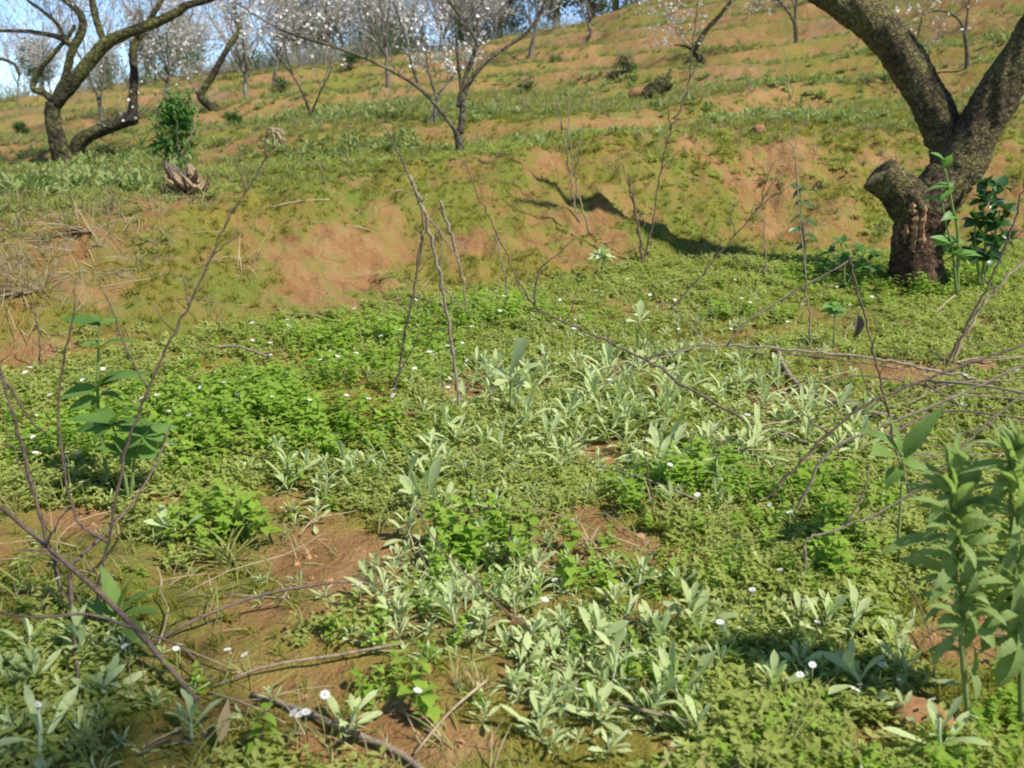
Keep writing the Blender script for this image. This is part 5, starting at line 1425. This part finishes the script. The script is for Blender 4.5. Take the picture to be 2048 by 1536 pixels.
# --- little white flowers
def flower_geo(n, L, W, cup, size):
    parts = []
    for k in range(n):
        parts.append(xf(leaf(L, W, 'round', 3, .2, .1), lm(k * 6.283 / n, cup)))
    return parts
petals = mesh_of('petals', join(flower_geo(9, .0078, .0042, .3, 1)), M['petal'])
centre = mesh_of('centre', tube(np.array([(0, 0, 0), (0, 0, .0012), (0, 0, .0018)]), np.array([.0016, .0017, .0006]), 7), M['pollen'])
fstem = mesh_of('stem', tube(np.array([(.004, 0, -1), (.002, .002, -.5), (0, 0, 0)]), np.array([.0008, .0008, .0007]), 4), M['greenstem'])
FL = [(85, 705), (100, 712), (115, 700), (60, 735), (50, 745), (165, 760), (100, 790), (75, 830), (128, 770), (355, 750), (315, 790), (270, 805), (385, 780), (378, 830), (490, 755), (540, 780), (540, 710), (575, 640), (620, 655), (700, 655), (760, 640),
      (895, 692), (925, 688), (905, 715), (930, 700), (1235, 550), (1255, 558), (1330, 568), (1205, 590), (1040, 600), (1055, 595), (1255, 630), (1235, 745), (1090, 745), (970, 745), (1220, 760), (1190, 770), (987, 780), (895, 775), (910, 800), (757, 850), (1065, 640), (840, 620), (870, 640), (832, 600), (800, 660), (680, 700), (640, 720), (660, 690),
      (1790, 555), (1730, 555), (1500, 605), (1425, 610), (1395, 620), (1605, 610), (1840, 660), (1820, 690), (1990, 700), (1930, 720), (2030, 655), (1950, 695), (1930, 750), (1495, 830), (1855, 750), (2035, 740), (1560, 560), (1470, 560), (1650, 570), (1700, 610), (1350, 600), (1300, 590), (1120, 600), (1150, 640),
      (720, 1168), (940, 1248), (1110, 1160), (1105, 1135), (1000, 1215), (1090, 1200), (1505, 1180), (1440, 1245), (1610, 1200), (1635, 1245), (1600, 1350), (1575, 1360), (1625, 1330), (1710, 1380), (1720, 1370), (1765, 1330), (1865, 1400), (1950, 1435), (1697, 1310), (1158, 1380), (835, 1382), (650, 1390), (600, 1430), (588, 1426), (612, 1425), (360, 1290), (352, 1298), (250, 1293), (258, 1290), (455, 1300), (490, 1310), (75, 1410), (118, 1155), (35, 1118), (258, 1040), (1540, 1010), (1580, 1025), (1560, 1140), (1150, 1015), (1395, 990), (1340, 930), (1200, 940)]
g = random.Random(5)
for (cx, cy, rx, ry, n_) in ((420, 790, 330, 90, 34), (750, 690, 260, 60, 26), (1150, 620, 330, 50, 22), (1700, 640, 320, 70, 22), (150, 900, 150, 60, 10)):
    for k in range(n_):
        FL.append((int(cx + g.gauss(0, .55) * rx), int(cy + g.gauss(0, .5) * ry)))
def flower_label(px, py):
    one = {(720, 1168): 'white flower on the right edge of the large bare soil patch', (835, 1382): 'white flower above the lone nettle like plant at bottom', (650, 1390): 'white flower above the thick decaying stick',
           (1158, 1380): 'white flower in the lower centre right rosette cluster', (940, 1248): 'white flower touching the largest pale rosette', (1950, 1435): 'rightmost white flower near the lower right corner', (1865, 1400): 'white flower just above the large fresh rosette at lower right',
           (75, 1410): 'white flower in the shaded bottom left corner', (1440, 1245): 'white flower left of the forked twig post', (1505, 1180): 'white flower between the centre rosettes and the twig post', (757, 850): 'white flower in the leaves left of the tan stalk foot'}
    if (px, py) in one: return one[(px, py)], None
    if py > 1250 and px < 700: return 'small white flower in the cluster near the lower left sticks', 'white flowers by the lower left sticks'
    if py > 980 and px < 500: return 'small white flower behind the fallen branch at left', 'white flowers behind the fallen branch'
    if py > 1190 and px > 1500: return 'small white flower in the group at the lower right', 'white flowers at lower right'
    if py > 900: return 'small white flower in the middle of the near bench', 'white flowers mid bench'
    if px < 300: return 'small white flower in the weeds at the left edge under the bank', 'white flowers at the left edge'
    if px < 800:
        w_ = 'upper' if py < 720 else 'lower'
        return 'small white flower dotting the %s half of the leafy mass left of centre' % w_, 'white flowers in the %s leafy mass' % w_
    if px < 1350:
        w_ = 'at the foot of the bank, centre' if py < 620 else 'just left of the big upright spoon leaf' if px < 1030 else 'between the spoon leaf and the long sweeping branch'
        return 'small white flower ' + w_, 'white flowers ' + w_
    w_ = 'in front of the big trunk' if py < 620 and px > 1650 else 'at the foot of the bank left of the big trunk' if py < 620 else 'right of the curled dead leaf stalk' if px > 1730 else 'left of the curled dead leaf stalk'
    return 'small white flower ' + w_, 'white flowers ' + w_
for i, (px, py) in enumerate(FL):
    gp_ = G(px, py + 74 if py > 900 else py + 36)
    p = P(px, py, gp_[1]); hgt = max(.02, p[2] - ground_at(p[0], p[1]))
    lb, gp = flower_label(px, py)
    near = py > 880
    t = thing('white_flower', lb, 'flower', (p[0], p[1], ground_at(p[0], p[1])), (0, 0, random.uniform(0, 6.28)), gp)
    s = random.uniform(.75, 1.1) * (1.0 if near else 1.15)
    link('stem', fstem, t, (0, 0, hgt), None, (1, 1, hgt))
    tilt = (random.uniform(-.4, .7), random.uniform(-.4, .4), 0)
    link('petals', petals, t, (0, 0, hgt), tilt, s)
    link('centre', centre, t, (0, 0, hgt + .0005), tilt, s)
